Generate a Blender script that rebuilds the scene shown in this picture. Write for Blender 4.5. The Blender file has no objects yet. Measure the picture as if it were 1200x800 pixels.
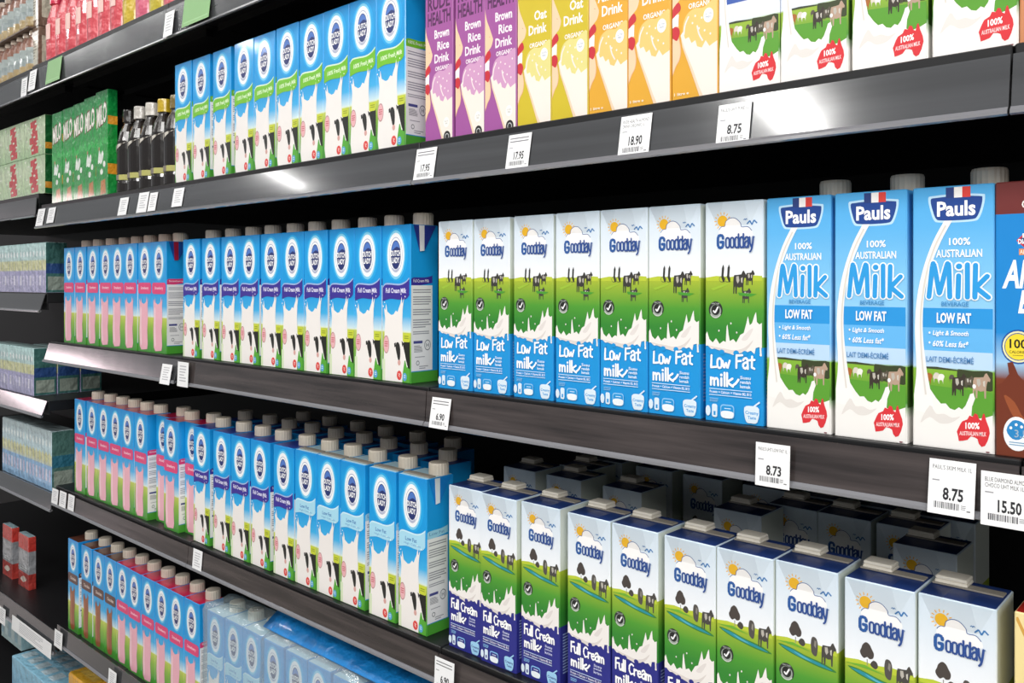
import bpy, math, random
from mathutils import Vector, Matrix
random.seed(7)
C = bpy.context.scene
COL = C.collection

# ------------------------------------------------------------------ camera
EYE = 1.45                       # camera height above the floor
DIST = 0.7032                    # camera to the front face of the middle shelf's cartons (plane y = 0)
F = 1000.0                       # focal length in pixels of a 1200 px wide frame
YAW = math.atan2(1.0, 1.1)
HORIZON = 331.0
cam_d = bpy.data.cameras.new('camera')
cam_d.sensor_width = 36; cam_d.lens = F / 1200 * 36
cam_d.shift_y = (HORIZON - 400) / 1200
cam_d.clip_start = 0.02
cam = bpy.data.objects.new('camera', cam_d); COL.objects.link(cam)
cam.location = (0, -DIST, EYE); cam.rotation_euler = (math.pi / 2, 0, YAW)
C.camera = cam

# ------------------------------------------------------------------ world, lamps, exposure
C.view_settings.view_transform = 'Standard'; C.view_settings.look = 'None'
C.view_settings.gamma = 1; C.view_settings.use_curve_mapping = False
C.view_settings.exposure = -0.22
wd = bpy.data.worlds.new('store_light'); C.world = wd; wd.use_nodes = True
wb = wd.node_tree.nodes['Background']
wb.inputs[0].default_value = (0.94, 0.97, 1.0, 1); wb.inputs[1].default_value = 0.33
LAMP_W = 16.5
def area(name, loc, sx, sy, power, col=(1, 0.985, 0.96), target=None):
    d = bpy.data.lights.new(name, 'AREA'); d.shape = 'RECTANGLE'; d.size = sx; d.size_y = sy
    d.energy = power; d.color = col
    o = bpy.data.objects.new(name, d); COL.objects.link(o); o.location = loc
    if target is not None:
        o.rotation_euler = (Vector(target) - Vector(loc)).to_track_quat('-Z', 'Y').to_euler()
    return o
for x in (-5.4, -4.2, -3.0, -1.8, -0.6, 0.6, 1.8):          # strip lamps over the aisle
    area('ceiling_lamp', (x, -1.22, 2.98), 0.9, 0.34, LAMP_W * (0.38 if x < -2.5 else 0.60 if x < -1 else 1.02), target=(x, -0.6, 0.0))
for x in (-4.95, -1.46, 0.35, 1.9):                                  # second row across the aisle, partly added on the right to brighten carton sides
    area('ceiling_lamp', (x, -2.2, 2.98), 0.16 if x > -3 else 0.10, 0.55 if x > -3 else 0.32, 26.0 if x > -3 else 8.0)
area('ceiling_lamp', (2.6, -2.9, 2.98), 1.6, 0.5, 62.0, target=(-0.9, 0.0, 1.3))  # added fill, aimed to brighten the right-facing carton sides
area('chiller_lamp', (-18, -6.2, 2.98), 5.0, 2.2, 420, col=(1, 0.80, 0.84))  # unseen pink lamp, added for its reflection in the left rails

# ------------------------------------------------------------------ helpers
def wp(x, y, yp):
    """point of the plane y = yp seen at pixel (x, y)"""
    xc = (x - 600) / F
    fx = xc * math.cos(YAW) - math.sin(YAW); fy = xc * math.sin(YAW) + math.cos(YAW)
    s = (DIST + yp) / fy
    return fx * s, EYE + (HORIZON - y) / F * s
def wx(x, yp): return wp(x, 0, yp)[0]
def zz(k, yp): return EYE + k * 1.48661 * (DIST + yp)      # k = (331 - y) / (x + 500)

def lin(c):
    if isinstance(c, str):
        c = c.lstrip('#'); c = [int(c[i:i + 2], 16) / 255 for i in (0, 2, 4)]
    return tuple(v / 12.92 if v <= 0.04045 else ((v + 0.055) / 1.055) ** 2.4 for v in c[:3]) + (1.0,)

def principled(name, col=None, rough=0.5, metal=0.0, coat=0.0, attr=False, bump=None, spec=0.5, noise=None, facet=None):
    m = bpy.data.materials.new(name); m.use_nodes = True
    nt = m.node_tree; b = nt.nodes['Principled BSDF']
    b.inputs['Roughness'].default_value = rough; b.inputs['Metallic'].default_value = metal
    b.inputs['Coat Weight'].default_value = coat; b.inputs['Coat Roughness'].default_value = 0.08
    b.inputs['Specular IOR Level'].default_value = spec
    if attr:
        a = nt.nodes.new('ShaderNodeAttribute'); a.attribute_name = 'Col'
        nt.links.new(a.outputs['Color'], b.inputs['Base Color'])
    else:
        b.inputs['Base Color'].default_value = lin(col)
    tc = nt.nodes.new('ShaderNodeTexCoord')
    if noise:                                   # (other colour, scale vector, amount of contrast)
        c2, sc = noise
        mp = nt.nodes.new('ShaderNodeMapping'); mp.inputs['Scale'].default_value = sc
        nz = nt.nodes.new('ShaderNodeTexNoise'); nz.inputs['Scale'].default_value = 1; nz.inputs['Detail'].default_value = 5
        rp = nt.nodes.new('ShaderNodeValToRGB')
        rp.color_ramp.elements[0].position = 0.35; rp.color_ramp.elements[0].color = lin(col)
        rp.color_ramp.elements[1].position = 0.68; rp.color_ramp.elements[1].color = lin(c2)
        nt.links.new(tc.outputs['Object'], mp.inputs['Vector']); nt.links.new(mp.outputs['Vector'], nz.inputs['Vector'])
        nt.links.new(nz.outputs['Fac'], rp.inputs['Fac']); nt.links.new(rp.outputs['Color'], b.inputs['Base Color'])
    last = None
    if bump:                                    # (scale, strength)
        oi = nt.nodes.new('ShaderNodeObjectInfo')
        ad = nt.nodes.new('ShaderNodeVectorMath'); ad.operation = 'ADD'
        nt.links.new(tc.outputs['Object'], ad.inputs[0]); nt.links.new(oi.outputs['Location'], ad.inputs[1])
        nz = nt.nodes.new('ShaderNodeTexNoise'); nz.inputs['Scale'].default_value = bump[0]; nz.inputs['Detail'].default_value = 2
        nt.links.new(ad.outputs[0], nz.inputs['Vector'])
        bp = nt.nodes.new('ShaderNodeBump'); bp.inputs['Strength'].default_value = bump[1]; bp.inputs['Distance'].default_value = 0.01
        nt.links.new(nz.outputs['Fac'], bp.inputs['Height']); last = bp
    if facet:                                   # creased top corners of a brick carton: (half width, height of crease, slope)
        hw, zc, sl = facet
        sp = nt.nodes.new('ShaderNodeSeparateXYZ'); nt.links.new(tc.outputs['Object'], sp.inputs[0])
        def mth(op, a, bb):
            n = nt.nodes.new('ShaderNodeMath'); n.operation = op
            for i, v in enumerate((a, bb)):
                if v is None: continue
                if isinstance(v, (int, float)): n.inputs[i].default_value = v
                else: nt.links.new(v, n.inputs[i])
            return n.outputs[0]
        dz = mth('SUBTRACT', sp.outputs['Z'], zc)
        dx = mth('SUBTRACT', hw, mth('ABSOLUTE', sp.outputs['X'], None))
        sd = mth('SUBTRACT', mth('ADD', dx, mth('MULTIPLY', dz, 0.5)), 0.0125)
        h = mth('MAXIMUM', mth('MINIMUM', dz, mth('MULTIPLY', sd, 1.3)), 0.0)
        h = mth('MULTIPLY', h, sl)
        bp = nt.nodes.new('ShaderNodeBump'); bp.inputs['Strength'].default_value = 1; bp.inputs['Distance'].default_value = 1.0
        nt.links.new(h, bp.inputs['Height'])
        if last: nt.links.new(last.outputs[0], bp.inputs['Normal'])
        last = bp
    if last: nt.links.new(last.outputs[0], b.inputs['Normal'])
    return m

M_PRINT = principled('printed_board', rough=0.42, attr=True, spec=0.4, bump=(22, 0.10))
M_CREASED = principled('printed_board_creased', rough=0.38, attr=True, spec=0.45, bump=(22, 0.08), facet=(0.0285, 0.178, 0.22))
M_GLOSS = principled('printed_board_in_film', rough=0.36, attr=True, coat=0.4, bump=(30, 0.16))
M_WRAP = principled('printed_film', rough=0.3, attr=True, coat=0.6, bump=(55, 0.6))
M_BLACK = principled('black_shelf_steel', '#141416', 0.42)
M_WALLB = principled('black_back_panel', '#0d0d0f', 0.6)
M_FLOOR = principled('beige_floor_tile', '#a09a90', 0.3, noise=('#b4ada2', (3, 3, 3)))
M_RAILA = principled('grey_price_rail', '#3f4042', 0.16, noise=('#4c4d50', (1.2, 1, 55)), coat=0.5, bump=(9, 0.05))
M_RAILB = principled('grained_price_rail', '#2e2929', 0.2, noise=('#4d4544', (5, 2, 95)), coat=0.5, bump=(9, 0.05))  # brownish streaks in the colour imitate a reflection of the opposite side
M_EDGE = principled('clear_rail_edge', '#7c7c80', 0.13, coat=0.9)
M_CAP = principled('beige_cap', '#e4d9c8', 0.5)
M_FCAP = principled('white_flat_cap', '#ece6d8', 0.45)
M_SEAL = principled('grey_top_seal', '#9a948a', 0.6)
M_LIGHT = principled('white_card', '#f2f2f2', 0.6)

def film_mat(name, tint, gloss):
    m = bpy.data.materials.new(name); m.use_nodes = True; nt = m.node_tree
    nt.nodes.remove(nt.nodes['Principled BSDF'])
    out = nt.nodes['Material Output']
    tr = nt.nodes.new('ShaderNodeBsdfTransparent'); tr.inputs[0].default_value = tint
    gl = nt.nodes.new('ShaderNodeBsdfGlossy'); gl.inputs['Roughness'].default_value = 0.14
    df = nt.nodes.new('ShaderNodeBsdfDiffuse'); df.inputs[0].default_value = (0.75, 0.85, 0.88, 1)
    tc = nt.nodes.new('ShaderNodeTexCoord')
    nz = nt.nodes.new('ShaderNodeTexNoise'); nz.inputs['Scale'].default_value = 26; nz.inputs['Detail'].default_value = 4
    nt.links.new(tc.outputs['Object'], nz.inputs['Vector'])
    bp = nt.nodes.new('ShaderNodeBump'); bp.inputs['Strength'].default_value = 0.9; bp.inputs['Distance'].default_value = 0.02
    nt.links.new(nz.outputs['Fac'], bp.inputs['Height']); nt.links.new(bp.outputs[0], gl.inputs['Normal'])
    m1 = nt.nodes.new('ShaderNodeMixShader'); m1.inputs[0].default_value = gloss
    m2 = nt.nodes.new('ShaderNodeMixShader'); m2.inputs[0].default_value = 0.22
    nt.links.new(tr.outputs[0], m1.inputs[1]); nt.links.new(gl.outputs[0], m1.inputs[2])
    nt.links.new(m1.outputs[0], m2.inputs[1]); nt.links.new(df.outputs[0], m2.inputs[2])
    nt.links.new(m2.outputs[0], out.inputs['Surface'])
    return m
M_FILM = film_mat('clear_plastic_film', (0.93, 0.97, 0.98, 1), 0.16)

def tag(o, label=None, cat=None, group=None, kind=None):
    if label: o['label'] = label
    if cat: o['category'] = cat
    if group: o['group'] = group
    if kind: o['kind'] = kind
    return o
def link(name, me, parent=None, loc=(0, 0, 0), rot=(0, 0, 0)):
    o = bpy.data.objects.new(name, me); COL.objects.link(o)
    if parent: o.parent = parent
    o.location = loc; o.rotation_euler = rot
    return o
def copy_tree(o):
    c = o.copy(); COL.objects.link(c)
    for ch in list(o.children):
        k = ch.copy(); COL.objects.link(k); k.parent = c
        for g in list(ch.children):
            q = g.copy(); COL.objects.link(q); q.parent = k
    return c

class MB:
    """collects vertices, faces and per-corner colours of one mesh"""
    def __init__(s): s.v = []; s.f = []; s.c = []
    def face(s, pts, col):
        n = len(s.v); s.v += [tuple(p) for p in pts]; s.f.append(list(range(n, n + len(pts))))
        s.c.append(col if isinstance(col, list) else [col] * len(pts))
    def box(s, x0, x1, y0, y1, z0, z1, col=(0.8, 0.8, 0.8, 1), ch=0.0):
        if isinstance(col, str): col = lin(col)
        loop = [(x0 + ch, y0), (x1 - ch, y0), (x1, y0 + ch), (x1, y1 - ch), (x1 - ch, y1), (x0 + ch, y1), (x0, y1 - ch), (x0, y0 + ch)] if ch else [(x0, y0), (x1, y0), (x1, y1), (x0, y1)]
        rings = [(z0, loop)]
        if ch:
            cx, cy = (x0 + x1) / 2, (y0 + y1) / 2
            sx, sy = 1 - 2 * ch / max(x1 - x0, 1e-6), 1 - 2 * ch / max(y1 - y0, 1e-6)
            ins = [(cx + (a - cx) * sx, cy + (b - cy) * sy) for a, b in loop]
            rings = [(z0, ins), (z0 + ch, loop), (z1 - ch, loop), (z1, ins)]
        else: rings = [(z0, loop), (z1, loop)]
        s.rings([[(a, b, z) for a, b in lp] for z, lp in rings], col)
    def rings(s, rs, col, caps=True, smooth=None):
        n = len(rs[0])
        for k in range(len(rs) - 1):
            c = col[k] if isinstance(col, list) else col
            for i in range(n):
                j = (i + 1) % n
                s.face([rs[k][i], rs[k][j], rs[k + 1][j], rs[k + 1][i]], c)
        if caps:
            s.face(list(reversed(rs[0])), col[0] if isinstance(col, list) else col)
            s.face(rs[-1], col[-1] if isinstance(col, list) else col)
    def lathe(s, prof, col, seg=20, cx=0, cy=0, sx=1, sy=1):
        """prof: (radius, z) pairs bottom to top; col one colour or one per band"""
        rs = [[(cx + r * sx * math.cos(2 * math.pi * i / seg), cy + r * sy * math.sin(2 * math.pi * i / seg), z) for i in range(seg)] for r, z in prof]
        s.rings(rs, col)
    def build(s, name, mat, parent=None, loc=(0, 0, 0), rot=(0, 0, 0), weld=True, smooth=False):
        return link(name, s.mesh(name, mat, weld, smooth), parent, loc, rot)
    def mesh(s, name, mat, weld=False, smooth=False):
        me = bpy.data.meshes.new(name); me.from_pydata(s.v, [], s.f)
        a = me.color_attributes.new('Col', 'FLOAT_COLOR', 'CORNER')
        buf = []
        for cs in s.c:
            for q in cs: buf += q
        a.data.foreach_set('color', buf)
        me.materials.append(mat)
        if weld:
            import bmesh
            bm = bmesh.new(); bm.from_mesh(me); bmesh.ops.remove_doubles(bm, verts=bm.verts, dist=1e-6)
            bmesh.ops.recalc_face_normals(bm, faces=bm.faces); bm.to_mesh(me); bm.free()
        if smooth:
            for p in me.polygons: p.use_smooth = True
        me.update(); return me

# ------------------------------------------------------------------ flat print: shapes laid on the faces of a carton
_txt = {}
def glyphs(body, bold=0.0, shear=0.0, res=2):
    key = (body, bold, shear, res)
    if key in _txt: return _txt[key]
    cu = bpy.data.curves.new('lettering', 'FONT'); cu.body = body; cu.size = 1; cu.resolution_u = res
    cu.offset = bold; cu.shear = shear; cu.fill_mode = 'FRONT'
    ob = bpy.data.objects.new('lettering', cu); COL.objects.link(ob)
    dg = bpy.context.evaluated_depsgraph_get(); ev = ob.evaluated_get(dg); me = ev.to_mesh()
    vs = [(v.co.x, v.co.y) for v in me.vertices]; fs = [list(p.vertices) for p in me.polygons]
    ev.to_mesh_clear(); bpy.data.objects.remove(ob); bpy.data.curves.remove(cu)
    xs = [v[0] for v in vs]; ys = [v[1] for v in vs]
    x0, x1, y0, y1 = min(xs), max(xs), min(ys), max(ys)
    vs = [((x - x0) / (x1 - x0), (y - y0) / (y1 - y0)) for x, y in vs]
    _txt[key] = (vs, fs); return _txt[key]

def clip(poly, lo_u, hi_u, lo_t, hi_t):
    for ax, lim, sgn in ((0, lo_u, 1), (0, hi_u, -1), (1, lo_t, 1), (1, hi_t, -1)):
        out = []; n = len(poly)
        for i in range(n):
            a, b = poly[i], poly[(i + 1) % n]
            da, db = (a[ax] - lim) * sgn, (b[ax] - lim) * sgn
            if da >= 0: out.append(a)
            if (da >= 0) != (db >= 0):
                k = da / (da - db); out.append((a[0] + (b[0] - a[0]) * k, a[1] + (b[1] - a[1]) * k))
        poly = out
        if len(poly) < 3: return []
    return poly

EPS = 2.5e-5
class Print:
    """(u, t): u to the right, t downwards, both 0..1 over one face of a box W x D x H standing on z = 0 with its front at y = 0"""
    def __init__(s, W, D, H): s.W, s.D, s.H = W, D, H; s.mb = MB(); s.face = 'front'; s.lay = 1
    def on(s, face): s.face = face; s.lay = 1; return s
    def up(s, n=1): s.lay += n; return s
    def pt(s, u, t):
        e = EPS * s.lay
        if s.face == 'front': return (u * s.W - s.W / 2, -e, (1 - t) * s.H)
        if s.face == 'right': return (s.W / 2 + e, u * s.D, (1 - t) * s.H)
        if s.face == 'left': return (-s.W / 2 - e, (1 - u) * s.D, (1 - t) * s.H)
        if s.face == 'top': return (u * s.W - s.W / 2, (1 - t) * s.D, s.H + e)
    def body(s, stops, top, ch=0.0009):
        """the box itself, its background colour changing downwards by stops (t, colour)"""
        W, D, H = s.W, s.D, s.H
        lp = [(-W/2+ch, 0), (W/2-ch, 0), (W/2, ch), (W/2, D-ch), (W/2-ch, D), (-W/2+ch, D), (-W/2, D-ch), (-W/2, ch)]
        n = len(lp); cs = [(t, lin(c)) for t, c in stops]
        tc = ch / H
        rows = [(max(t, tc), c) for t, c in cs]
        for (t0, c0), (t1, c1) in zip(rows, rows[1:]):
            if t1 - t0 < 1e-6: continue
            for i in range(n):
                a, b = lp[i], lp[(i + 1) % n]; z0, z1 = (1 - t0) * H, (1 - t1) * H
                s.mb.face([(a[0], a[1], z1), (b[0], b[1], z1), (b[0], b[1], z0), (a[0], a[1], z0)], [c1, c1, c0, c0])
        ins = [(x * (1 - 2 * ch / W), D/2 + (y - D/2) * (1 - 2 * ch / D)) for x, y in lp]
        for i in range(n):
            j = (i + 1) % n
            s.mb.face([(*lp[i], H - ch), (*lp[j], H - ch), (*ins[j], H), (*ins[i], H)], cs[0][1])
        s.mb.face([(*p, H) for p in ins], lin(top)); s.mb.face([(*p, 0) for p in reversed(lp)], cs[-1][1])
        return s
    def poly(s, pts, col, raw=False):
        if isinstance(col, str): col = lin(col)
        if not raw:
            m = 0.018; pts = clip(pts, m, 1 - m, 0.006, 0.997)
        if len(pts) < 3: return s
        ar = sum(a[0] * b[1] - b[0] * a[1] for a, b in zip(pts, pts[1:] + pts[:1]))
        if ar > 0: pts = list(reversed(pts))
        s.mb.face([s.pt(*p) for p in pts], col); s.lay += .1; return s
    def rect(s, u0, u1, t0, t1, col): return s.poly([(u0, t0), (u1, t0), (u1, t1), (u0, t1)], col)
    def grad(s, u0, u1, t0, t1, c0, c1):
        c0, c1 = lin(c0), lin(c1)
        u0, u1 = max(u0, .018), min(u1, .982); t0, t1 = max(t0, .006), min(t1, .997)
        s.mb.face([s.pt(u0, t1), s.pt(u1, t1), s.pt(u1, t0), s.pt(u0, t0)], [c1, c1, c0, c0]); return s
    def rrect(s, u0, u1, t0, t1, r, col, k=None):
        k = k or s.W / s.H; pts = []
        for cx, cy, a0 in ((u1 - r, t0 + r * k, -90), (u1 - r, t1 - r * k, 0), (u0 + r, t1 - r * k, 90), (u0 + r, t0 + r * k, 180)):
            for a in (0, 30, 60, 90):
                q = math.radians(a0 + a); pts.append((cx + r * math.cos(q), cy + r * k * math.sin(q)))
        return s.poly(pts, col)
    def ell(s, cu, ct, ru, rt, col, n=28):
        return s.poly([(cu + ru * math.cos(2 * math.pi * i / n), ct + rt * math.sin(2 * math.pi * i / n)) for i in range(n)], col)
    def ring(s, cu, ct, ru, rt, w, col, n=28, a0=0, a1=360):
        c = lin(col)
        for i in range(n):
            a, b = [math.radians(a0 + (a1 - a0) * (i + k) / n) for k in (0, 1)]
            q = 1 - w
            s.poly([(cu + ru * math.cos(a), ct + rt * math.sin(a)), (cu + ru * math.cos(b), ct + rt * math.sin(b)),
                    (cu + ru * q * math.cos(b), ct + rt * q * math.sin(b)), (cu + ru * q * math.cos(a), ct + rt * q * math.sin(a))], c)
        return s
    def line(s, pts, w, col):
        """w in u"""
        c = lin(col); k = s.H / s.W if s.face == 'front' else s.H / s.D
        for (u0, t0), (u1, t1) in zip(pts, pts[1:]):
            du, dt = u1 - u0, (t1 - t0) * k; L = math.hypot(du, dt) or 1
            nu, nt = -dt / L * w / 2, du / L * w / 2 / k
            s.poly([(u0 + nu, t0 + nt), (u1 + nu, t1 + nt), (u1 - nu, t1 - nt), (u0 - nu, t0 - nt)], c)
        return s
    def text(s, body, u0, u1, t0, t1, col, bold=0.0, shear=0.0, tilt=0.0, res=2):
        vs, fs = glyphs(body, bold, shear, res); c = lin(col)
        P = [s.pt(u0 + x * (u1 - u0), t1 + y * (t0 - t1) + tilt * (x - .5)) for x, y in vs]
        for f in fs: s.mb.face([P[i] for i in f], c)
        return s
    def lines(s, u0, u1, t0, t1, n, col, w=0.45, seed=1):
        """unreadable small print as thin dashes"""
        r = random.Random(seed); dt = (t1 - t0) / n
        for i in range(n):
            e = u1 - (u1 - u0) * r.choice((0, 0, .1, .3)); s.rect(u0, e, t0 + i * dt, t0 + (i + w) * dt, col)
        return s
    def mesh(s, name, mat): return s.mb.mesh(name, mat)

def spline(pts, n=5, closed=False):
    out = []; m = len(pts)
    rng = range(m if closed else m - 1)
    for i in rng:
        p0 = pts[(i - 1) % m] if closed or i > 0 else pts[i]; p1 = pts[i]; p2 = pts[(i + 1) % m]
        p3 = pts[(i + 2) % m] if closed or i + 2 < m else p2
        for k in range(n):
            q = k / n
            out.append(tuple(0.5 * (2*p1[a] + (p2[a]-p0[a])*q + (2*p0[a]-5*p1[a]+4*p2[a]-p3[a])*q*q + (3*p1[a]-p0[a]-3*p2[a]+p3[a])*q**3) for a in (0, 1)))
    if not closed: out.append(pts[-1])
    return out

# ------------------------------------------------------------------ the setting
def plain(name, x0, x1, y0, y1, z0, z1, mat, kind='structure', ch=0.0):
    b = MB(); b.box(x0, x1, y0, y1, z0, z1, ch=ch); o = b.build(name, mat); o['kind'] = kind; return o
plain('floor', -7, 4, -5.5, 0.6, -0.05, 0.0, M_FLOOR)
plain('wall_back', -7, 4, 0.47, 0.52, 0.0, 3.0, M_WALLB)

PA, PB, PC, PD, PT = -0.018, 0.0, 0.028, 0.035, -0.038          # front planes of the goods, level by level
ZA, ZB, ZC, ZD, ZT = zz(0.164, PA), zz(-0.1213, PB), zz(-0.4155, PC), zz(-0.698, PD), zz(0.4645, PT)

def shelf(x0, x1, yp, zd, k_top, k_bot, fwd, mat, label, bars=False, deck=True):
    """steel deck with a plastic price rail clipped to its front edge"""
    yf = yp - 0.012
    zt, zb = zz(k_top, yf), zz(k_bot, yf - fwd)
    x0 += 0.0008; x1 -= 0.0008
    b = MB(); b.box(x0, x1, yf + 0.004, 0.465, zd - 0.022, zd, ch=0.001)
    b.box(x0, x1, yf + 0.0045, yf + 0.0075, zb + 0.004, zd - 0.0215)
    o = b.build('gondola_shelf', M_BLACK)
    tag(o, label, 'shelf', 'shelves of the milk display')
    r = MB(); n = 8; prof = []
    for i in range(n + 1):
        t = i / n; prof.append((yf - fwd * t, zt + (zb - zt) * t))
    out = prof + [(y + 0.0016, z) for y, z in reversed(prof)]
    r.rings([[(x0, y, z) for y, z in out], [(x1, y, z) for y, z in out]], lin('#808080'))
    rl = r.build('price_rail', mat, o)
    e = MB(); yb = yf - fwd
    pr = [(yb + 0.0016, zb + 0.0045), (yb - 0.0006, zb + 0.0045), (yb - 0.0028, zb + 0.002), (yb - 0.0032, zb - 0.0005), (yb - 0.001, zb - 0.0015), (yb + 0.004, zb + 0.0005), (yb + 0.004, zb + 0.003)]
    e.rings([[(x0, y, z) for y, z in pr], [(x1, y, z) for y, z in pr]], lin('#808080'))
    e.build('rail_edge', M_EDGE, rl)
    if bars:
        for k in range(3):
            q = MB(); q.box(x0 + 0.02, x1 - 0.02, 0.03 + k * 0.11, 0.045 + k * 0.11, zd - 0.034, zd - 0.0225); q.build('stiffening_bar', M_EDGE if False else M_BLACK, o)
    o['rail'] = [yf, zt, zb, fwd]
    return o

def cuts(yp, *px): return [wx(p, yp - 0.012) for p in px]
a = cuts(PA, 46, 211, 489, 1186) + [0.35]
LA = ['black shelf with grey rail under the green packs and black bottles', 'black shelf with grey rail under most green banded milk cartons',
      'black shelf with grey rail under the brown rice and oat drinks', 'black shelf end under the orange drink carton at upper right']
for i in range(4): shelf(a[i], a[i+1], PA, ZA, 0.1590, 0.1178, 0.0076, M_RAILA, LA[i])
a = cuts(PB, 57, 211, 500, 1196) + [0.35]
LB = ['black shelf with grained rail under the strawberry cartons beside cat-less wall', 'black shelf with grained rail under the purple banded milk cartons',
      'black shelf with grained rail under the light blue low fat cartons', 'black shelf end under the almond drink carton']
LB[0] = 'black shelf with shiny rail under the upper row of strawberry milk cartons'
for i in range(4): shelf(a[i], a[i+1], PB, ZB, -0.1270, -0.1672, 0.0105 if i == 0 else 0.003, M_RAILA if i == 0 else M_RAILB, LB[i])
a = cuts(PC, 63, 221, 514) + [0.30]
LC = ['black shelf with grey rail under the lower row of strawberry milk cartons', 'black shelf with grey rail under the pale banded low fat milk cartons',
      'black shelf under the navy based full cream milk cartons']
for i in range(3): shelf(a[i], a[i+1], PC, ZC, -0.4285, -0.4625, 0.003, M_RAILB, LC[i])
a = cuts(PD, 67, 142) + [-0.45]
LD = ['black shelf with grey rail under the chocolate milk cartons', 'black bottom shelf under the film wrapped milk cartons']
for i in range(2): shelf(a[i], a[i+1], PD, ZD, -0.7055, -0.7455, 0.003, M_RAILA, LD[i])
a = cuts(PT, 35, 195, 420) + [0.0]
LT = ['black top shelf with grey rail under the pink bottles', 'black top shelf with green cards in its rail, above the green banded cartons', 'black top shelf above the rice drinks']
TOPS = [shelf(a[i], a[i+1], PT, ZT, 0.4605, 0.4105, 0.0012, M_RAILA, LT[i], bars=True) for i in range(3)]
# the neighbouring bay on the left, its shelves at other heights
LEFT = [(34, -0.038, 0.462, 0.457, 0.410, 'black shelf under the two tiers of brown drink packs', True),
        (43, -0.018, 0.1900, 0.184, 0.1437, 'black shelf under the pale green and red cartons', False),
        (53, 0.0, -0.0215, -0.0240, -0.0632, 'black shelf under the upper lilac and teal multipacks', False),
        (55, 0.014, -0.247, -0.2505, -0.2885, 'black shelf with bright rail under the middle lilac and teal multipacks', False),
        (61, 0.028, -0.4370, -0.4405, -0.4795, 'black shelf under the blue and white multipacks', False),
        (65.5, 0.035, -0.718, -0.7240, -0.7730, 'half empty black shelf carrying two red packs', False)]
LZ = []
for px, yp, kd, kt, kb, lab, bars in LEFT:
    z = zz(kd, yp); LZ.append(z)
    shelf(-3.4, wx(px, yp - 0.012), yp, z, kt, kb, 0.012 if kd in (-0.0215, -0.247) else 0.003, M_RAILA, lab, bars)
zl = LZ[-1] - 0.235
shelf(-3.4, wx(70, 0.035), 0.035, zl, -0.985, -1.03, 0.003, M_RAILA, 'low black shelf under the pale blue packs')
shelf(wx(71, 0.035), -0.9, 0.035, zl, -0.985, -1.03, 0.003, M_RAILA, 'low black shelf under the yellow pack, below the chocolate milk')

# ------------------------------------------------------------------ printed designs
H = 0.200
W_DL, D_DL = 0.0560, 0.047
def dairy_oval(p, cu, ct, ru, rt):
    p.up().ell(cu, ct, ru * 1.12, rt * 1.12, '#7fd0f2').up().ell(cu, ct, ru, rt, '#f6f8fb').up()
    p.ring(cu, ct, ru * .80, rt * .80, .035, '#8a93b8', 30)
    p.ell(cu, ct, ru * .60, rt * .66, '#27346f').up()
    p.poly(spline([(cu - ru * .56, ct - rt * .18), (cu - ru * .3, ct - rt * .5), (cu, ct - rt * .62), (cu + ru * .3, ct - rt * .52), (cu + ru * .5, ct - rt * .28), (cu + ru * .1, ct - rt * .36)], 4, True), '#4f78c4').up()
    p.text('DUTCH', cu - ru * .56, cu + ru * .56, ct - rt * .20, ct + rt * .06, '#ffffff', .03)
    p.text('LADY', cu - ru * .46, cu + ru * .46, ct + rt * .12, ct + rt * .38, '#ffffff', .03)
    p.ring(cu, ct, ru * .73, rt * .76, .10, '#b9bfd6', 12, 55, 125)


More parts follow.
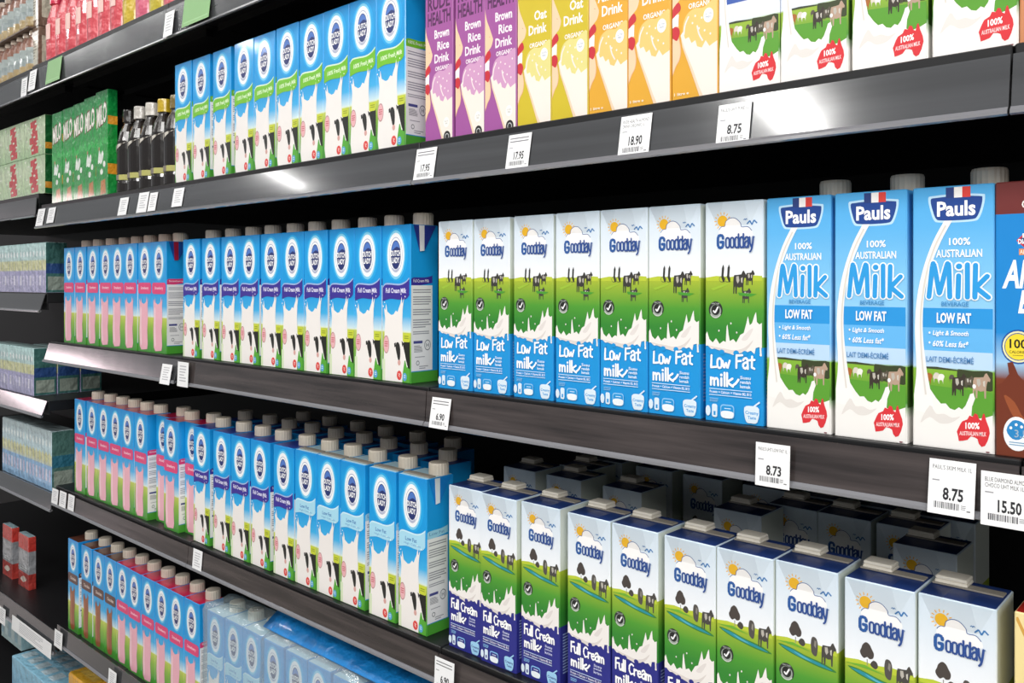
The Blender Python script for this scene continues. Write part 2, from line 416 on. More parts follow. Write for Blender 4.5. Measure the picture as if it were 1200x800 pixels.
GLY = {   # centre lines of letters in a unit box, y downwards: (advance, strokes, round dots)
 'G': (1.05, [[(.92, .24), (.86, .06), (.5, -.02), (.14, .10), (.08, .5), (.14, .90), (.5, 1.02), (.86, .92), (.94, .66), (.93, .55)], [(.55, .55), (.93, .55)]], []),
 'o': (.80, [[(.40, .22), (.66, .30), (.70, .60), (.66, .92), (.40, 1.0), (.14, .92), (.10, .60), (.14, .30), (.40, .22)]], []),
 'd': (.84, [[(.72, .36), (.50, .20), (.20, .26), (.10, .60), (.20, .96), (.50, 1.02), (.72, .88)], [(.72, -.04), (.72, 1.02)]], []),
 'a': (.84, [[(.14, .38), (.26, .24), (.50, .21), (.68, .34), (.72, 1.02)], [(.70, .54), (.40, .54), (.12, .70), (.14, .94), (.40, 1.02), (.70, .86)]], []),
 'y': (.80, [[(.10, .22), (.16, .70), (.40, .98)], [(.72, .22), (.60, .75), (.40, 1.22), (.18, 1.36)]], []),
 'L': (.86, [[(.16, .02), (.10, .98), (.82, .92)]], []), 'w': (1.05, [[(.02, .42), (.22, .98), (.48, .56), (.68, .98), (.98, .36)]], []),
 'F': (.86, [[(.14, .04), (.12, 1.0)], [(.14, .06), (.86, .0)], [(.14, .50), (.70, .45)]], []),
 't': (.70, [[(.42, .06), (.38, .90), (.70, .98)], [(.06, .36), (.72, .30)]], []),
 'm': (1.2, [[(.08, .44), (.08, 1.0)], [(.08, .62), (.30, .42), (.48, .56), (.50, 1.0)], [(.50, .62), (.74, .42), (.96, .56), (1.0, 1.0)]], []),
 'i': (.40, [[(.2, .44), (.2, 1.0)]], [(.2, .18)]), 'l': (.40, [[(.2, .0), (.2, 1.0)]], []),
 'k': (.86, [[(.12, .0), (.12, 1.0)], [(.78, .40), (.14, .70), (.84, 1.0)]], []),
 'u': (.90, [[(.10, .42), (.10, .82), (.30, 1.0), (.56, .96), (.78, .78)], [(.78, .42), (.80, 1.0)]], []),
 'C': (.98, [[(.90, .14), (.52, .0), (.14, .26), (.08, .66), (.40, 1.0), (.90, .88)]], []),
 'r': (.66, [[(.10, .42), (.10, 1.0)], [(.10, .62), (.34, .43), (.66, .46)]], []),
 'e': (.84, [[(.14, .70), (.76, .66), (.64, .46), (.40, .40), (.14, .58), (.12, .84), (.40, 1.0), (.78, .90)]], []),
 'M': (1.55, [[(.10, 1.0), (.30, .04), (.42, .06), (.66, .80), (.74, .80), (1.10, .05), (1.22, .04), (1.28, 1.0)]], []),
 'I': (.50, [[(.22, .34), (.18, 1.0)]], [(.24, .05)]), 'K': (1.0, [[(.24, .02), (.20, 1.0)], [(.86, .36), (.26, .70), (.92, 1.0)]], [])}
def strokes(p, body, u0, u1, t0, t1, w, col, smooth=True):
    tot = sum(GLY[c][0] if c != ' ' else .45 for c in body); x = 0; c0 = lin(col); k = p.W / p.H
    for ch in body:
        if ch == ' ': x += .45; continue
        adv, st, dots = GLY[ch]
        f = lambda q: (u0 + (x + q[0]) / tot * (u1 - u0), t0 + q[1] * (t1 - t0))
        for s_ in st:
            pts = [f(q) for q in s_]
            if smooth and len(pts) > 3: pts = spline(pts, 3)
            p.line(pts, w, col)
            p.up()
            for q in (pts if len(pts) < 4 else pts[::2] + [pts[-1]]): p.ell(q[0], q[1], w / 2, w / 2 * k, col, 10)
            p.up(-1)
        for q in dots: p.ell(*f(q), w * .62, w * .62 * k, col, 12)
        x += adv
    return p

def dutch(kind):
    p = Print(W_DL, D_DL, H)
    blue, deep = '#149be0', '#0d86d2'
    bright = kind in ('green', 'lowfat', 'cream')
    p.body([(0, '#168ed6'), (.10, blue), (.45, blue), (.58, '#3fb0e8'), (.67, '#cfe6ee'), (.68, '#dfe9c8'), (.685, '#c3cf55'), (.78, '#8db83e'), (.92, '#4c9f35'), (1, '#3f8f2f')],
           {'pink': '#c2184a', 'choc': '#5a3428', 'lowfat': '#bfe3f2'}.get(kind, '#2a3f92'))
    p.on('front')
    p.ell(.5, .19, .40, .17, '#22a8e8').up(); dairy_oval(p, .49, .19, .29, .140)
    band = {'green': '#74bf2a', 'cream': '#3c3093', 'pink': '#e03f78', 'choc': '#5b3a34', 'lowfat': '#a9dcf0'}[kind]
    p.up()
    b0 = .375 if kind != 'lowfat' else .365
    edge = spline([(.03, b0 + .030), (.12, b0 + .008), (.3, b0 + .006), (.62, b0 + .010), (.82, b0 - .004), (.96, b0 - .030)], 4)
    bot = spline([(.96, b0 + .070), (.84, b0 + .096), (.6, b0 + .100), (.3, b0 + .096), (.03, b0 + .112)], 4)
    if kind in ('pink', 'choc'):
        p.rrect(.03, .97, .368, .470, .10, band)
    else:
        p.poly([(x, y - .010) for x, y in edge] + bot, '#d9efd0' if kind == 'green' else '#9fb6e0' if kind == 'cream' else '#cfeef8').up()
        p.poly(edge + bot, band)
    p.up()
    if kind == 'green': p.text('100% Fresh Milk', .16, .90, .407, .437, '#e9f7d8', .02, .15, -.012)
    if kind == 'cream': p.text('Full Cream Milk', .14, .86, .402, .434, '#e6e6f8', .025)
    if kind == 'pink': p.text('Strawberry', .22, .78, .402, .438, '#fbd3e0', .02)
    if kind == 'choc': p.text('Chocolate', .24, .78, .402, .436, '#ecd9cf', .02)
    if kind == 'lowfat':
        p.text('Low Fat', .26, .66, .398, .424, '#3c78b8', .02); p.text('High Calcium', .22, .80, .434, .452, '#5a93c6')
    # the splash and the pour
    pour = {'pink': '#f0b2c0', 'choc': '#9a5a3a'}.get(kind, '#f1ece8')
    p.up()
    if kind in ('pink', 'choc'):
        r0, r1 = (.14, .72) if kind == 'pink' else (.22, .66)
        p.poly([(r0 - .02, .535), (r0 + .01, .515), (r0 + .06, .55), (r0 + .10, .505), (r0 + .15, .55), ((r0 + r1) / 2, .565), (r1 - .12, .545), (r1 - .06, .49), (r1 - .04, .545), (r1 + .03, .505), (r1, .58),
                (r1 + .02, .70), (r1 - .03, .80), (r1 + .01, .93), (r1 - .04, .975), (r0 + .12, .985), (r0 + .01, .95), (r0 - .02, .80), (r0 + .02, .68)], pour)
        p.up().poly(spline([(r0 + .06, .60), (r0 + .13, .62), (r0 + .12, .80), (r0 + .15, .93), (r0 + .07, .93), (r0 + .04, .78)], 3, True), '#f8d3da' if kind == 'pink' else '#b87a52')
    else:
        lean = kind == 'green'
        p.poly([(.08, .53), (.13, .545), (.15, .50), (.20, .555), (.27, .565), (.34, .575), (.42, .57), (.50, .545), (.56, .555), (.60, .53), (.66, .50), (.70, .455), (.72, .50), (.78, .465), (.735, .54),
                (.72, .62), (.74, .70), (.80, .745), (.86, .82), (.82, .90), (.80, 1.0), (.10, 1.0), (.05, .93), (.08, .80), (.10, .68), (.12, .60)], pour)
        p.rect(.02, .12, .86, 1.0, '#d7e4c0') if not lean else None
        p.up()
        for u, t, r in ((.05, .52, .018), (.10, .495, .014), (.68, .44, .014), (.82, .455, .014)): p.ell(u, t, r, r * .33, '#ffffff', 8)
        # cow: head, body, ear tag, grass
        p.poly([(.80, .86), (.99, .84), (.99, 1), (.72, 1), (.74, .94)], '#57a838')
        p.poly([(.74, .735), (.86, .70), (.99, .70), (.99, .89), (.88, .90), (.78, .82)], '#f3f0ec').up()
        p.poly(spline([(.75, .755), (.85, .735), (.99, .735), (.99, .89), (.93, .905), (.87, .87), (.81, .815)], 4, True), '#23241f')
        p.poly(spline([(.49, .775), (.53, .748), (.60, .75), (.645, .775), (.655, .82), (.635, .858), (.585, .862), (.53, .82)], 4, True), '#2b2a28')
        p.poly([(.44, .755), (.50, .748), (.49, .775), (.45, .78)], '#2b2a28'); p.poly([(.70, .735), (.77, .75), (.72, .775)], '#2b2a28')
        p.rrect(.74, .98, .688, .742, .04, '#c9d23c').up()
        p.ell(.615, .875, .05, .018, '#d8a79f', 12)
        p.lines(.79, .94, .702, .728, 2, '#8c992c')
        p.ell(.16, .765, .105, .058, '#b98a8a', 24).up().ell(.16, .765, .092, .051, '#e9b3b8', 24).up().lines(.10, .22, .745, .785, 3, '#c9606a')
        p.ell(.62, .955, .085, .030, '#dd4a45', 18); p.ell(.81, .962, .07, .026, '#5fa9d6', 16).up()
        p.line([(.59, .945), (.65, .947), (.60, .957), (.65, .966)], .02, '#f3c4bf'); p.lines(.785, .835, .95, .975, 2, '#d9ecf6')
    # right side panel
    p.on('right')
    p.ell(.5, .5, .001, .001, blue)
    p.rect(.0, 1, .93, 1, '#4c9f35').grad(.0, 1, .3, .93, blue, '#1c93d8').up()
    w1 = .78 if kind != 'green' else .95
    p.poly(spline([(.02, .345), (.12, .335), (.5, .335), (.75, .325), (w1, .318)], 3) + [(w1, .37), (.02, .395)], band if kind != 'lowfat' else '#9fd6ec')
    p.rect(.02, w1, .385, .925, '#f2f2f2').up()
    p.text({'green': '100% Fresh Milk', 'cream': 'Full Cream Milk', 'pink': 'Strawberry', 'choc': 'Chocolate', 'lowfat': 'Low Fat'}[kind], .10, w1 - .12, .346, .366, '#ffffff' if kind != 'lowfat' else '#4f86b4')
    for t0, t1, n, sd in ((.41, .44, 2, 1), (.455, .515, 4, 2), (.535, .58, 3, 3), (.60, .66, 4, 4), (.675, .70, 2, 5)): p.lines(.08, w1 - .06, t0, t1, n, '#9a9aa2', seed=sd)
    p.rect(.10, .42, .735, .752, '#4a4f8e'); p.lines(.12, .42, .765, .81, 6, '#8d8d92', .5, 9)
    p.ring(.60, .765, .115, .034, .18, '#8d9096', 20); p.text('H', .55, .65, .752, .778, '#8d9096', .02)
    p.lines(.15, .5, .835, .845, 1, '#9a9aa2'); p.ring(.25, .875, .06, .016, .3, '#70747a', 8); p.lines(.3, .62, .895, .92, 2, '#9a9aa2', .4, 6)
    p.on('left').rect(.1, .92, .36, .92, '#efefef').up()
    for t0, n, sd in ((.40, 6, 1), (.55, 8, 2), (.74, 5, 3)): p.lines(.18, .85, t0, t0 + .1, n, '#a0a0a6', seed=sd)
    return p

W_GD, D_GD = 0.0570, 0.056
def splash(p, t, low):
    top = [(0, t + .045), (.04, t + .02), (.08, t + .055), (.14, t + .07), (.20, t + .05), (.26, t + .075), (.33, t + .06), (.37, t + .065), (.385, t - .005), (.40, t - .015), (.42, t + .03), (.44, t + .06), (.50, t + .05),
           (.55, t + .065), (.62, t + .03), (.68, t + .02), (.72, t - .02), (.75, t - .055), (.78, t - .015), (.82, t - .025), (.86, t - .06), (.885, t - .075), (.90, t - .03), (.94, t - .02), (1.0, t - .03)]
    bot = [(1, t + .085), (.94, t + .08), (.88, t + .085), (.86, t + .112), (.80, t + .098), (.72, t + .108), (.62, t + .102), (.50, t + .122), (.38, t + .112), (.30, t + .116), (.22, t + .095), (.12, t + .10), (.05, t + .085), (0, t + .088)]
    p.poly(top + bot, '#f0ebe7').up()
    p.poly(spline([(.05, t + .085), (.2, t + .09), (.35, t + .095), (.52, t + .10), (.70, t + .085), (.84, t + .05), (.72, t + .098), (.52, t + .118), (.3, t + .108)], 3, True), '#ddd5d0')
    p.poly(spline([(.64, t + .05), (.76, t + .01), (.84, t + .0), (.74, t + .05)], 3, True), '#e2dbd7')
    for u, k in ((.25, .015), (.56, .02), (.46, -.02)): p.ell(u, t + k, .012, .005, '#f0ebe7', 8)
    p.up()
    for u in (.10, .30, .55, .70): p.ell(u, t + .112, .05, .012, low, 10)
    p.line([(.955, t + .07), (.965, t + .112)], .028, '#f0ebe7').up().ell(.965, t + .115, .02, .006, '#f0ebe7', 10)

def cow(p, u, t, s, col='#3a3734', flip=1):
    f = lambda x, y: (u + x * s * flip, t + y * s * .33)
    p.poly([f(-.58, -.30), f(-.50, -.56), f(-.1, -.58), f(.22, -.62), f(.34, -.86), (f(.46, -.92)), f(.60, -.70), f(.74, -.48), f(.70, -.30), f(.54, -.34), f(.46, -.10), f(.42, .25), f(.40, .92), f(.29, .92), f(.26, .38), f(-.02, .45), f(-.22, .36), f(-.26, .94), f(-.37, .94), f(-.40, .34), f(-.48, .42), f(-.50, .94), f(-.60, .94), f(-.60, .1)], col)
    p.up().poly([f(-.30, -.45), f(-.05, -.48), f(.02, -.1), f(-.15, .12), f(-.28, -.1)], '#b9b4aa'); p.poly([f(.18, -.3), f(.34, -.38), f(.32, .1), f(.2, .0)], '#c9c4ba'); p.up(-1)

def goodday(kind):
    p = Print(W_GD, D_GD, H)
    low = '#1c94da' if kind == 'lowfat' else '#2c2f86'
    sky = '#e4ecf4'
    p.body([(0, '#cfe0ee'), (.02, '#d2e0ec'), (.12, '#dbe6f0'), (.30, '#eff3f8'), (.345, '#f3f6f9'), (.345, '#aebd38'), (.40, '#8fb036'), (.49, '#4f9a33'), (.58, '#348532'), (.655, '#348532'), (.655, low), (1, low)],
           '#dbe8f2' if kind == 'lowfat' else '#27407c')
    p.on('front')
    # sun, cloud, birds, name
    for i in range(14):
        a = 2 * math.pi * i / 14; k = .285
        p.line([(.31 + .105 * math.cos(a), .088 + .105 * k * math.sin(a)), (.31 + .145 * math.cos(a), .088 + .145 * k * math.sin(a))], .016, '#f0b95a')
    p.up().ell(.31, .088, .088, .0255, '#f2bb2e', 24).up()
    cl = spline([(.26, .150), (.25, .128), (.30, .113), (.35, .112), (.37, .090), (.45, .076), (.54, .079), (.62, .100), (.64, .118), (.74, .118), (.80, .132), (.83, .150), (.78, .165), (.4, .170)], 4, True)
    p.poly(cl, '#f9f7f6').up()
    p.line(cl[4:42], .010, '#3e5f9a')
    for u, t, s in ((.80, .100, 1.0), (.88, .100, -.0), (.70, .085, .35)):
        if s: p.line([(u - .07 * s, t + .006 * s), (u - .02 * s, t - .008 * s), (u + .015 * s, t + .010 * s), (u + .05 * s, t - .010 * s), (u + .10 * s, t + .004 * s)], .016 * s + .004, '#3a78b4')
    p.up()
    strokes(p, 'G', .222, .335, .153, .208, .046, '#2b5a9e'); strokes(p, 'oodday', .362, .850, .152, .209, .029, '#2f4f92')
    p.ell(.86, .165, .012, .004, '#8aa0c0', 8)
    # meadow
    p.on('front').up(3)
    p.poly([(0, .345), (.2, .337), (.45, .342), (.7, .333), (1, .338), (1, .36), (0, .36)], '#bccb3c').up()
    if kind == 'lowfat':
        for u in (.30, .40):
            p.ring(u, .352, .05, .0145, .16, '#4a4a46', 12); p.poly([(u - .01, .345), (u, .30), (u + .025, .285), (u + .04, .30), (u + .03, .335), (u + .05, .365), (u + .02, .365)], '#33332f')
        cow(p, .60, .365, .17, '#3c3a37'); cow(p, .78, .345, .11); cow(p, .72, .425, .11, '#45423e')
        p.up(); p.poly([(.58, .412), (.9, .418), (.8, .43), (.6, .425)], '#4a9a34'); p.poly([(.1, .395), (.4, .37), (.4, .378), (.15, .405)], '#9cc03a')
    else:
        p.poly(spline([(.05, .375), (.25, .378), (.5, .395), (.8, .408), (.98, .430), (.7, .428), (.4, .412), (.2, .398)], 4, True), '#3a7f3a').up()
        p.poly(spline([(.09, .380), (.28, .384), (.5, .400), (.75, .412), (.92, .427), (.7, .422), (.45, .411), (.25, .397)], 4, True), '#2c8f9e').up()
        p.poly(spline([(.3, .390), (.5, .404), (.6, .413), (.45, .408)], 3, True), '#5fb4c4')
        p.line([(.335, .325), (.335, .352)], .012, '#8d8a84')
        p.poly(spline([(.25, .315), (.23, .30), (.25, .285), (.27, .268), (.32, .255), (.37, .262), (.40, .278), (.43, .295), (.42, .315), (.37, .322), (.335, .316), (.29, .324)], 3, True), '#4b4440')
        p.poly(spline([(.38, .345), (.42, .325), (.47, .328), (.49, .345), (.45, .358)], 3, True), '#4a4642')
        p.poly(spline([(.58, .335), (.60, .305), (.66, .305), (.69, .33), (.68, .37), (.66, .385), (.62, .382), (.59, .37)], 3, True), '#54504c')
        cow(p, .85, .358, .17, '#4a4743')
        p.up(); p.poly([(.64, .315), (.67, .32), (.66, .35), (.63, .34)], '#8d8880')
        p.poly([(.02, .362), (.30, .352), (.60, .372), (.30, .366)], '#6fae38')
    # roundel with a tick
    p.up(2).ell(.19, .492, .122, .0385, '#2f302f', 28).up().ell(.19, .497, .098, .029, '#9aa39a', 24).up().ell(.19, .493, .075, .024, '#262726', 20).up()
    p.line([(.15, .495), (.18, .506), (.235, .478)], .026, '#f4f4f4'); p.text('HEALTHIER', .12, .26, .460, .4665, '#c9cfc9')
    p.ring(.19, .496, .108, .034, .14, '#c9d2c6', 12, 30, 150)
    splash(p, .572, low)
    p.up(3)
    if kind == 'lowfat':
        strokes(p, 'Low', .10, .45, .700, .757, .034, '#ffffff', False); strokes(p, 'Fat', .54, .86, .692, .750, .034, '#ffffff', False); strokes(p, 'milk', .10, .50, .777, .836, .036, '#ffffff', False)
        p.line([(.48, .835), (.55, .82), (.60, .80)], .035, '#ffffff')
        for k, w in enumerate(('Susu', 'rendah', 'lemak')): p.text(w, .62, .80, .785 + .02 * k, .800 + .02 * k, '#e4f2fb', .02)
    else:
        strokes(p, 'Full', .09, .33, .698, .755, .034, '#ffffff', False); strokes(p, 'Cream', .39, .89, .702, .757, .032, '#ffffff', False); strokes(p, 'milk', .10, .48, .772, .828, .036, '#ffffff', False)
        p.line([(.42, .825), (.50, .81), (.55, .79)], .035, '#ffffff')
        for k, w in enumerate(('Susu', 'penuh', 'krim')): p.text(w, .64, .82, .775 + .018 * k, .789 + .018 * k, '#d8dcf4', .02)
    p.rect(.08, .82, .851, .8545, '#cfe4f6').rect(.08, .82, .879, .8825, '#cfe4f6'); p.text('Protein + Calcium + Vitamin B2, B12', .09, .81, .860, .874, '#ffffff', .01)
    p.lines(.09, .24, .895, .915, 3, '#8cc4ec')
    p.ell(.06, .955, .045, .024, '#dcebf6', 16); p.rrect(.13, .225, .922, .982, .03, '#dcebf6'); p.rrect(.28, .52, .920, .982, .05, '#8cc4ec').up().rrect(.295, .505, .926, .976, .04, low).up()
    p.rect(.16, .195, .955, .973, low); p.poly(spline([(.29, .955), (.4, .948), (.51, .955), (.48, .980), (.32, .980)], 3, True), '#eef4f8'); p.lines(.35, .46, .936, .944, 1, '#dcebf6')
    c2 = '#dcebf6' if kind == 'lowfat' else '#9fd0ee'
    p.poly(spline([(.69, .925), (.82, .915), (.94, .925), (.91, .985), (.80, .992), (.72, .985)], 3, True), c2); p.line([(.84, .92), (.95, .895)], .025, c2); p.up()
    p.text('Creamy', .71, .93, .938, .957, low, .02); p.text('Taste', .75, .89, .960, .974, low, .02)
    p.on('right').rect(.0, 1, .0, .345, '#dfe6dc').up(); p.rect(.55, .64, .72, .93, '#d8dde2'); p.lines(.1, .45, .70, .93, 14, '#9fb4d8', .4, 3)
    p.on('left').rect(.1, .8, .70, .94, '#c8d4e2')
    return p

W_PL, D_PL = 0.0570, 0.062
AUS = [(.14, .40), (.20, .30), (.36, .22), (.42, .10), (.52, .13), (.58, .02), (.66, .05), (.70, .17), (.77, .22), (.82, .02), (.86, .0), (.92, .22), (1.0, .42), (1.02, .58), (.96, .80), (.88, .96), (.78, 1.0), (.70, .92), (.66, .78), (.58, .74), (.46, .72), (.36, .84), (.22, .88), (.10, .90), (.08, .78), (.04, .62)]
def australia(p, u, t, w, h, l1='100%', l2='AUSTRALIAN MILK'):
    p.poly([(u + (x - .5) * w, t + (y - .5) * h) for x, y in AUS], '#d8353c').up()
    p.text(l1, u - .20 * w, u + .22 * w, t - .20 * h, t - .0 * h, '#ffffff', .03, 0, -.004); p.text(l2, u - .38 * w, u + .42 * w, t + .07 * h, t + .20 * h, '#f7dcdc', .02, 0, -.006)
    p.poly([(u + .40 * w, t + .62 * h), (u + .52 * w, t + .62 * h), (u + .46 * w, t + .74 * h)], '#7b3340')

def pauls(kind):
    p = Print(W_PL, D_PL, H)
    if kind == 'low': bg = [(0, '#4fa9e4'), (.15, '#5eb2ea'), (.30, '#79c0ee'), (.46, '#8fcbf1'), (.62, '#7cc0ee'), (.69, '#b9d7f2'), (.70, '#86b53a'), (.84, '#4c9130'), (.90, '#f0ede9'), (1, '#f0ede9')]
    else: bg = [(0, '#e9f1f8'), (.30, '#eef3f8'), (.60, '#e4ebf6'), (.69, '#dfe6f4'), (.70, '#9bb93f'), (.84, '#4f9430'), (.90, '#f2efeb'), (1, '#f2efeb')]
    p.body(bg, '#6db6e8' if kind == 'low' else '#eef2f6')
    p.on('front')
    sh = spline([(.23, .050), (.30, .043), (.55, .040), (.82, .045), (.86, .052), (.845, .085), (.80, .120), (.74, .130), (.52, .132), (.36, .130), (.30, .124), (.26, .095)], 3, True)
    gl = [(.545 + (x - .545) * 1.10, .088 + (y - .088) * 1.18) for x, y in sh]
    p.poly(gl, '#bcdff6').up().poly(sh, '#22458f').up()
    p.rect(.42, .52, .0, .046, '#2b3f7c').rect(.52, .62, .0, .046, '#f4f2f0').rect(.62, .72, .0, .046, '#d8433c')
    p.text('Pauls', .31, .78, .058, .116, '#ffffff', .03)
    # the pour
    p.up()
    L = spline([(.40, .132), (.26, .21), (.14, .31), (.06, .42), (.03, .55), (.05, .70), (.02, .80), (.0, .86)], 4); R = spline([(.30, .88), (.24, .80), (.17, .68), (.13, .55), (.15, .42), (.23, .31), (.36, .21), (.50, .132)], 4)
    band = '#2b95dc'
    if kind == 'low':
        p.rect(.12, 1, .465, .540, band).rect(.12, 1, .540, .628, '#64b4ec').rect(.12, 1, .628, .693, '#bcd9f3')
    else:
        p.rect(.10, 1, .52, .610, '#3f5fae')
    p.up()
    p.poly([(.1, .692), (.3, .690), (.6, .698), (1, .700), (1, .705), (.1, .698)], '#3e4630')
    p.poly(spline([(.56, .70), (.62, .695), (.75, .698), (.99, .70), (.99, .765), (.85, .765), (.70, .76), (.58, .755)], 3, True), '#3b4429')
    p.poly([(.12, .76), (.99, .775), (.99, .88), (.2, .88)], '#5b9c33').up()
    for u, t, s, c in ((.20, .735, .10, '#a8662f'), (.30, .728, .08, '#d8d0c4'), (.36, .732, .08, '#efeae2'), (.56, .752, .13, '#3a332c'), (.49, .728, .06, '#5a5248')): p.poly(spline([(u - s * .5, t), (u - s * .2, t - s * .18), (u + s * .3, t - s * .18), (u + s * .55, t - s * .08), (u + s * .35, t + s * .10), (u + s * .33, t + s * .3), (u + s * .2, t + s * .12), (u - s * .25, t + s * .12), (u - s * .3, t + s * .32), (u - s * .42, t + s * .1)], 2, True), c)
    cow(p, .58, .752, .14, '#3c342d'); cow(p, .84, .750, .155, '#b59a86'); cow(p, .70, .740, .08, '#5b5347')
    p.up(2)
    p.poly([(0, .865), (.06, .85), (.14, .80), (.22, .775), (.30, .81), (.36, .83), (.42, .828), (.47, .845), (.53, .85), (.58, .838), (.62, .845), (.66, .83), (.70, .80), (.715, .785), (.755, .78), (.775, .80), (.74, .83), (.73, .865), (.80, .875), (.90, .868), (1, .855), (1, 1), (0, 1)], '#f1eeea')
    p.up().poly(L + R, '#f3f1ee').up()
    p.poly(spline([(.22, .84), (.30, .87), (.40, .868), (.50, .88), (.60, .872), (.48, .90), (.34, .905), (.22, .885), (.1, .91)], 3, True), '#e2ddd8')
    p.line(spline([(.42, .15), (.27, .24), (.16, .36), (.105, .50), (.12, .66), (.17, .80)], 4), .022, '#dcd6cf')
    p.ell(.765, .755, .022, .0085, '#f5f3f0', 12)
    p.up(); australia(p, .74, .915, .40, .125)
    p.up()
    if kind == 'low':
        p.text('100%', .46, .72, .198, .226, '#ffffff', .02); p.text('AUSTRALIAN', .30, .86, .242, .272, '#ffffff', .02)
        strokes(p, 'MIlK', .19, .95, .300, .422, .098, '#f4f9fd'); p.up(3); strokes(p, 'MIlK', .19, .95, .300, .422, .062, '#2e9ce0'); p.up(2)
        p.text('BEVERAGE', .37, .70, .440, .457, '#3d8cc4', .01)
        p.text('LOW FAT', .31, .73, .482, .522, '#ffffff', .035)
        for k, w in enumerate(('Light & Smooth', '60% Less fat*')):
            p.ell(.22, .560 + .038 * k, .012, .0045, '#ffffff', 8); p.text(w, .26, .70, .550 + .038 * k, .574 + .038 * k, '#ffffff', .015, .2)
        p.text('LAIT DEMI-\u00c9CR\u00c9M\u00c9', .18, .76, .645, .672, '#4f86ba', .01)
    else:
        p.text('100%', .46, .72, .198, .226, '#2f57a6', .02); p.text('AUSTRALIAN', .30, .86, .242, .272, '#2f57a6', .02)
        p.text('Milk', .16, .92, .285, .435, '#2f57a6', .05); p.text('PURE FULL CREAM', .2, .9, .455, .485, '#2f57a6', .02)
        p.text('RICH & CREAMY', .22, .86, .545, .567, '#ffffff', .02, .15); p.text('A SOURCE OF CALCIUM', .22, .90, .575, .592, '#ffffff', .02)
    p.on('right').rect(0, 1, .70, .86, '#44672b')
    return p

W_RD, D_RD = 0.0478, 0.056
def ricedrink(kind):
    p = Print(W_RD, D_RD, H)
    bg = {'purple': '#a2579c', 'olive': '#cfb92e', 'amber': '#e0a635'}[kind]
    foam = {'purple': '#d19dc4', 'olive': '#e2d88a', 'amber': '#e8c878'}[kind]
    ink = {'purple': '#552655', 'olive': '#5a4d10', 'amber': '#6b4a10'}[kind]
    p.body([(0, bg), (1, bg)], bg); p.on('front')
    p.text('RUDE', .10, .90, .145, .225, ink, .03, 0, -.0); p.text('HEALTH', .10, .92, .235, .315, ink, .03)
    words = {'purple': ('Brown', 'Rice', 'Drink'), 'olive': ('Oat', 'Drink'), 'amber': ('Almond', 'Drink')}[kind]
    t = .345 if len(words) == 3 else .395
    for w in words:
        wd = .105 * len(w) if len(w) > 3 else .36
        p.text(w, .87 - wd, .87, t, t + .052, '#fbf3f6', .025); t += .072
    p.text('ORGANIC', .37, .87, .562, .588, '#fbf3f6', .02)
    p.up()
    skin, sh = '#f3cda9', '#e6b48c'
    prof = spline([(0, .22), (.02, .31), (.07, .37), (.16, .42), (.24, .465), (.27, .49), (.22, .525), (.13, .545), (.10, .565), (.16, .58), (.14, .60), (.10, .62), (.15, .655), (.13, .69), (.17, .72), (.20, .77), (.17, .81), (.10, .835), (.05, .86), (.0, .885)], 4)
    p.poly(prof, skin).up()
    p.line(prof[30:], .016, sh); p.line([(.15, .468), (.18, .472)], .012, '#c98f70')
    p.poly(spline([(.0, .585), (.06, .56), (.15, .545), (.20, .565), (.19, .585), (.1, .60), (.0, .618)], 3, True), '#c8323c'); p.poly(spline([(0, .665), (.08, .655), (.16, .665), (.18, .69), (.12, .72), (.05, .71), (0, .70)], 3, True), '#c8323c')
    p.poly([(.0, .618), (.1, .602), (.16, .60), (.15, .655), (.08, .652), (0, .662)], '#fbf7f4').up()
    # the glass being tipped
    p.poly(spline([(.24, .70), (.26, .65), (.34, .61), (.50, .590), (.70, .595), (1, .575), (1.02, .80)], 4) + [(.98, .99), (.80, .99), (.5, .80), (.3, .75)], foam).up()
    p.poly([(.20, .70), (.25, .685), (.30, .72), (.38, .715), (.44, .745), (.52, .735), (.56, .765), (.66, .775), (.74, .745), (.82, .775), (.90, .765), (1.0, .755), (1.0, 1.0), (.62, 1.0), (.56, .95), (.46, .88), (.34, .80), (.24, .745)], '#f3e7dd').up()
    p.poly([(.20, .70), (.30, .77), (.46, .86), (.60, .95), (.70, 1.0), (.62, 1.0), (.50, .92), (.36, .83), (.24, .755)], '#ead0b4')
    p.line(spline([(.27, .70), (.30, .655), (.38, .62)], 4), .03, '#f3e4e4'); p.line(spline([(.56, .67), (.60, .71), (.68, .745)], 4), .03, '#f3e4e4')
    for u, v in ((.52, .625), (.66, .64), (.46, .655), (.80, .66), (.72, .70), (.88, .62), (.60, .685), (.84, .72)): p.ell(u, v, .018, .0055, '#f6e9e6', 10)
    p.up()
    if kind == 'purple':
        p.ell(.78, .90, .10, .030, '#fbf6f0', 20); p.ell(.80, .985, .12, .034, '#2a2a2a', 20).up(); p.text('GLUTEN', .72, .84, .890, .898, '#8a8a8a'); p.text('FREE', .74, .82, .903, .911, '#8a8a8a')
        p.ring(.80, .985, .07, .02, .25, '#c9c9c9', 14)
    else:
        p.ell(.80, .635, .105, .033, '#fbfbf8', 22).up(); p.text('GLUTEN', .73, .87, .624, .633, '#5a6a94'); p.text('FREE', .75, .85, .638, .647, '#5a6a94')
        if kind == 'amber': p.text('1 litre e', .06, .38, .962, .976, '#fbf0d8', .02)
    return p

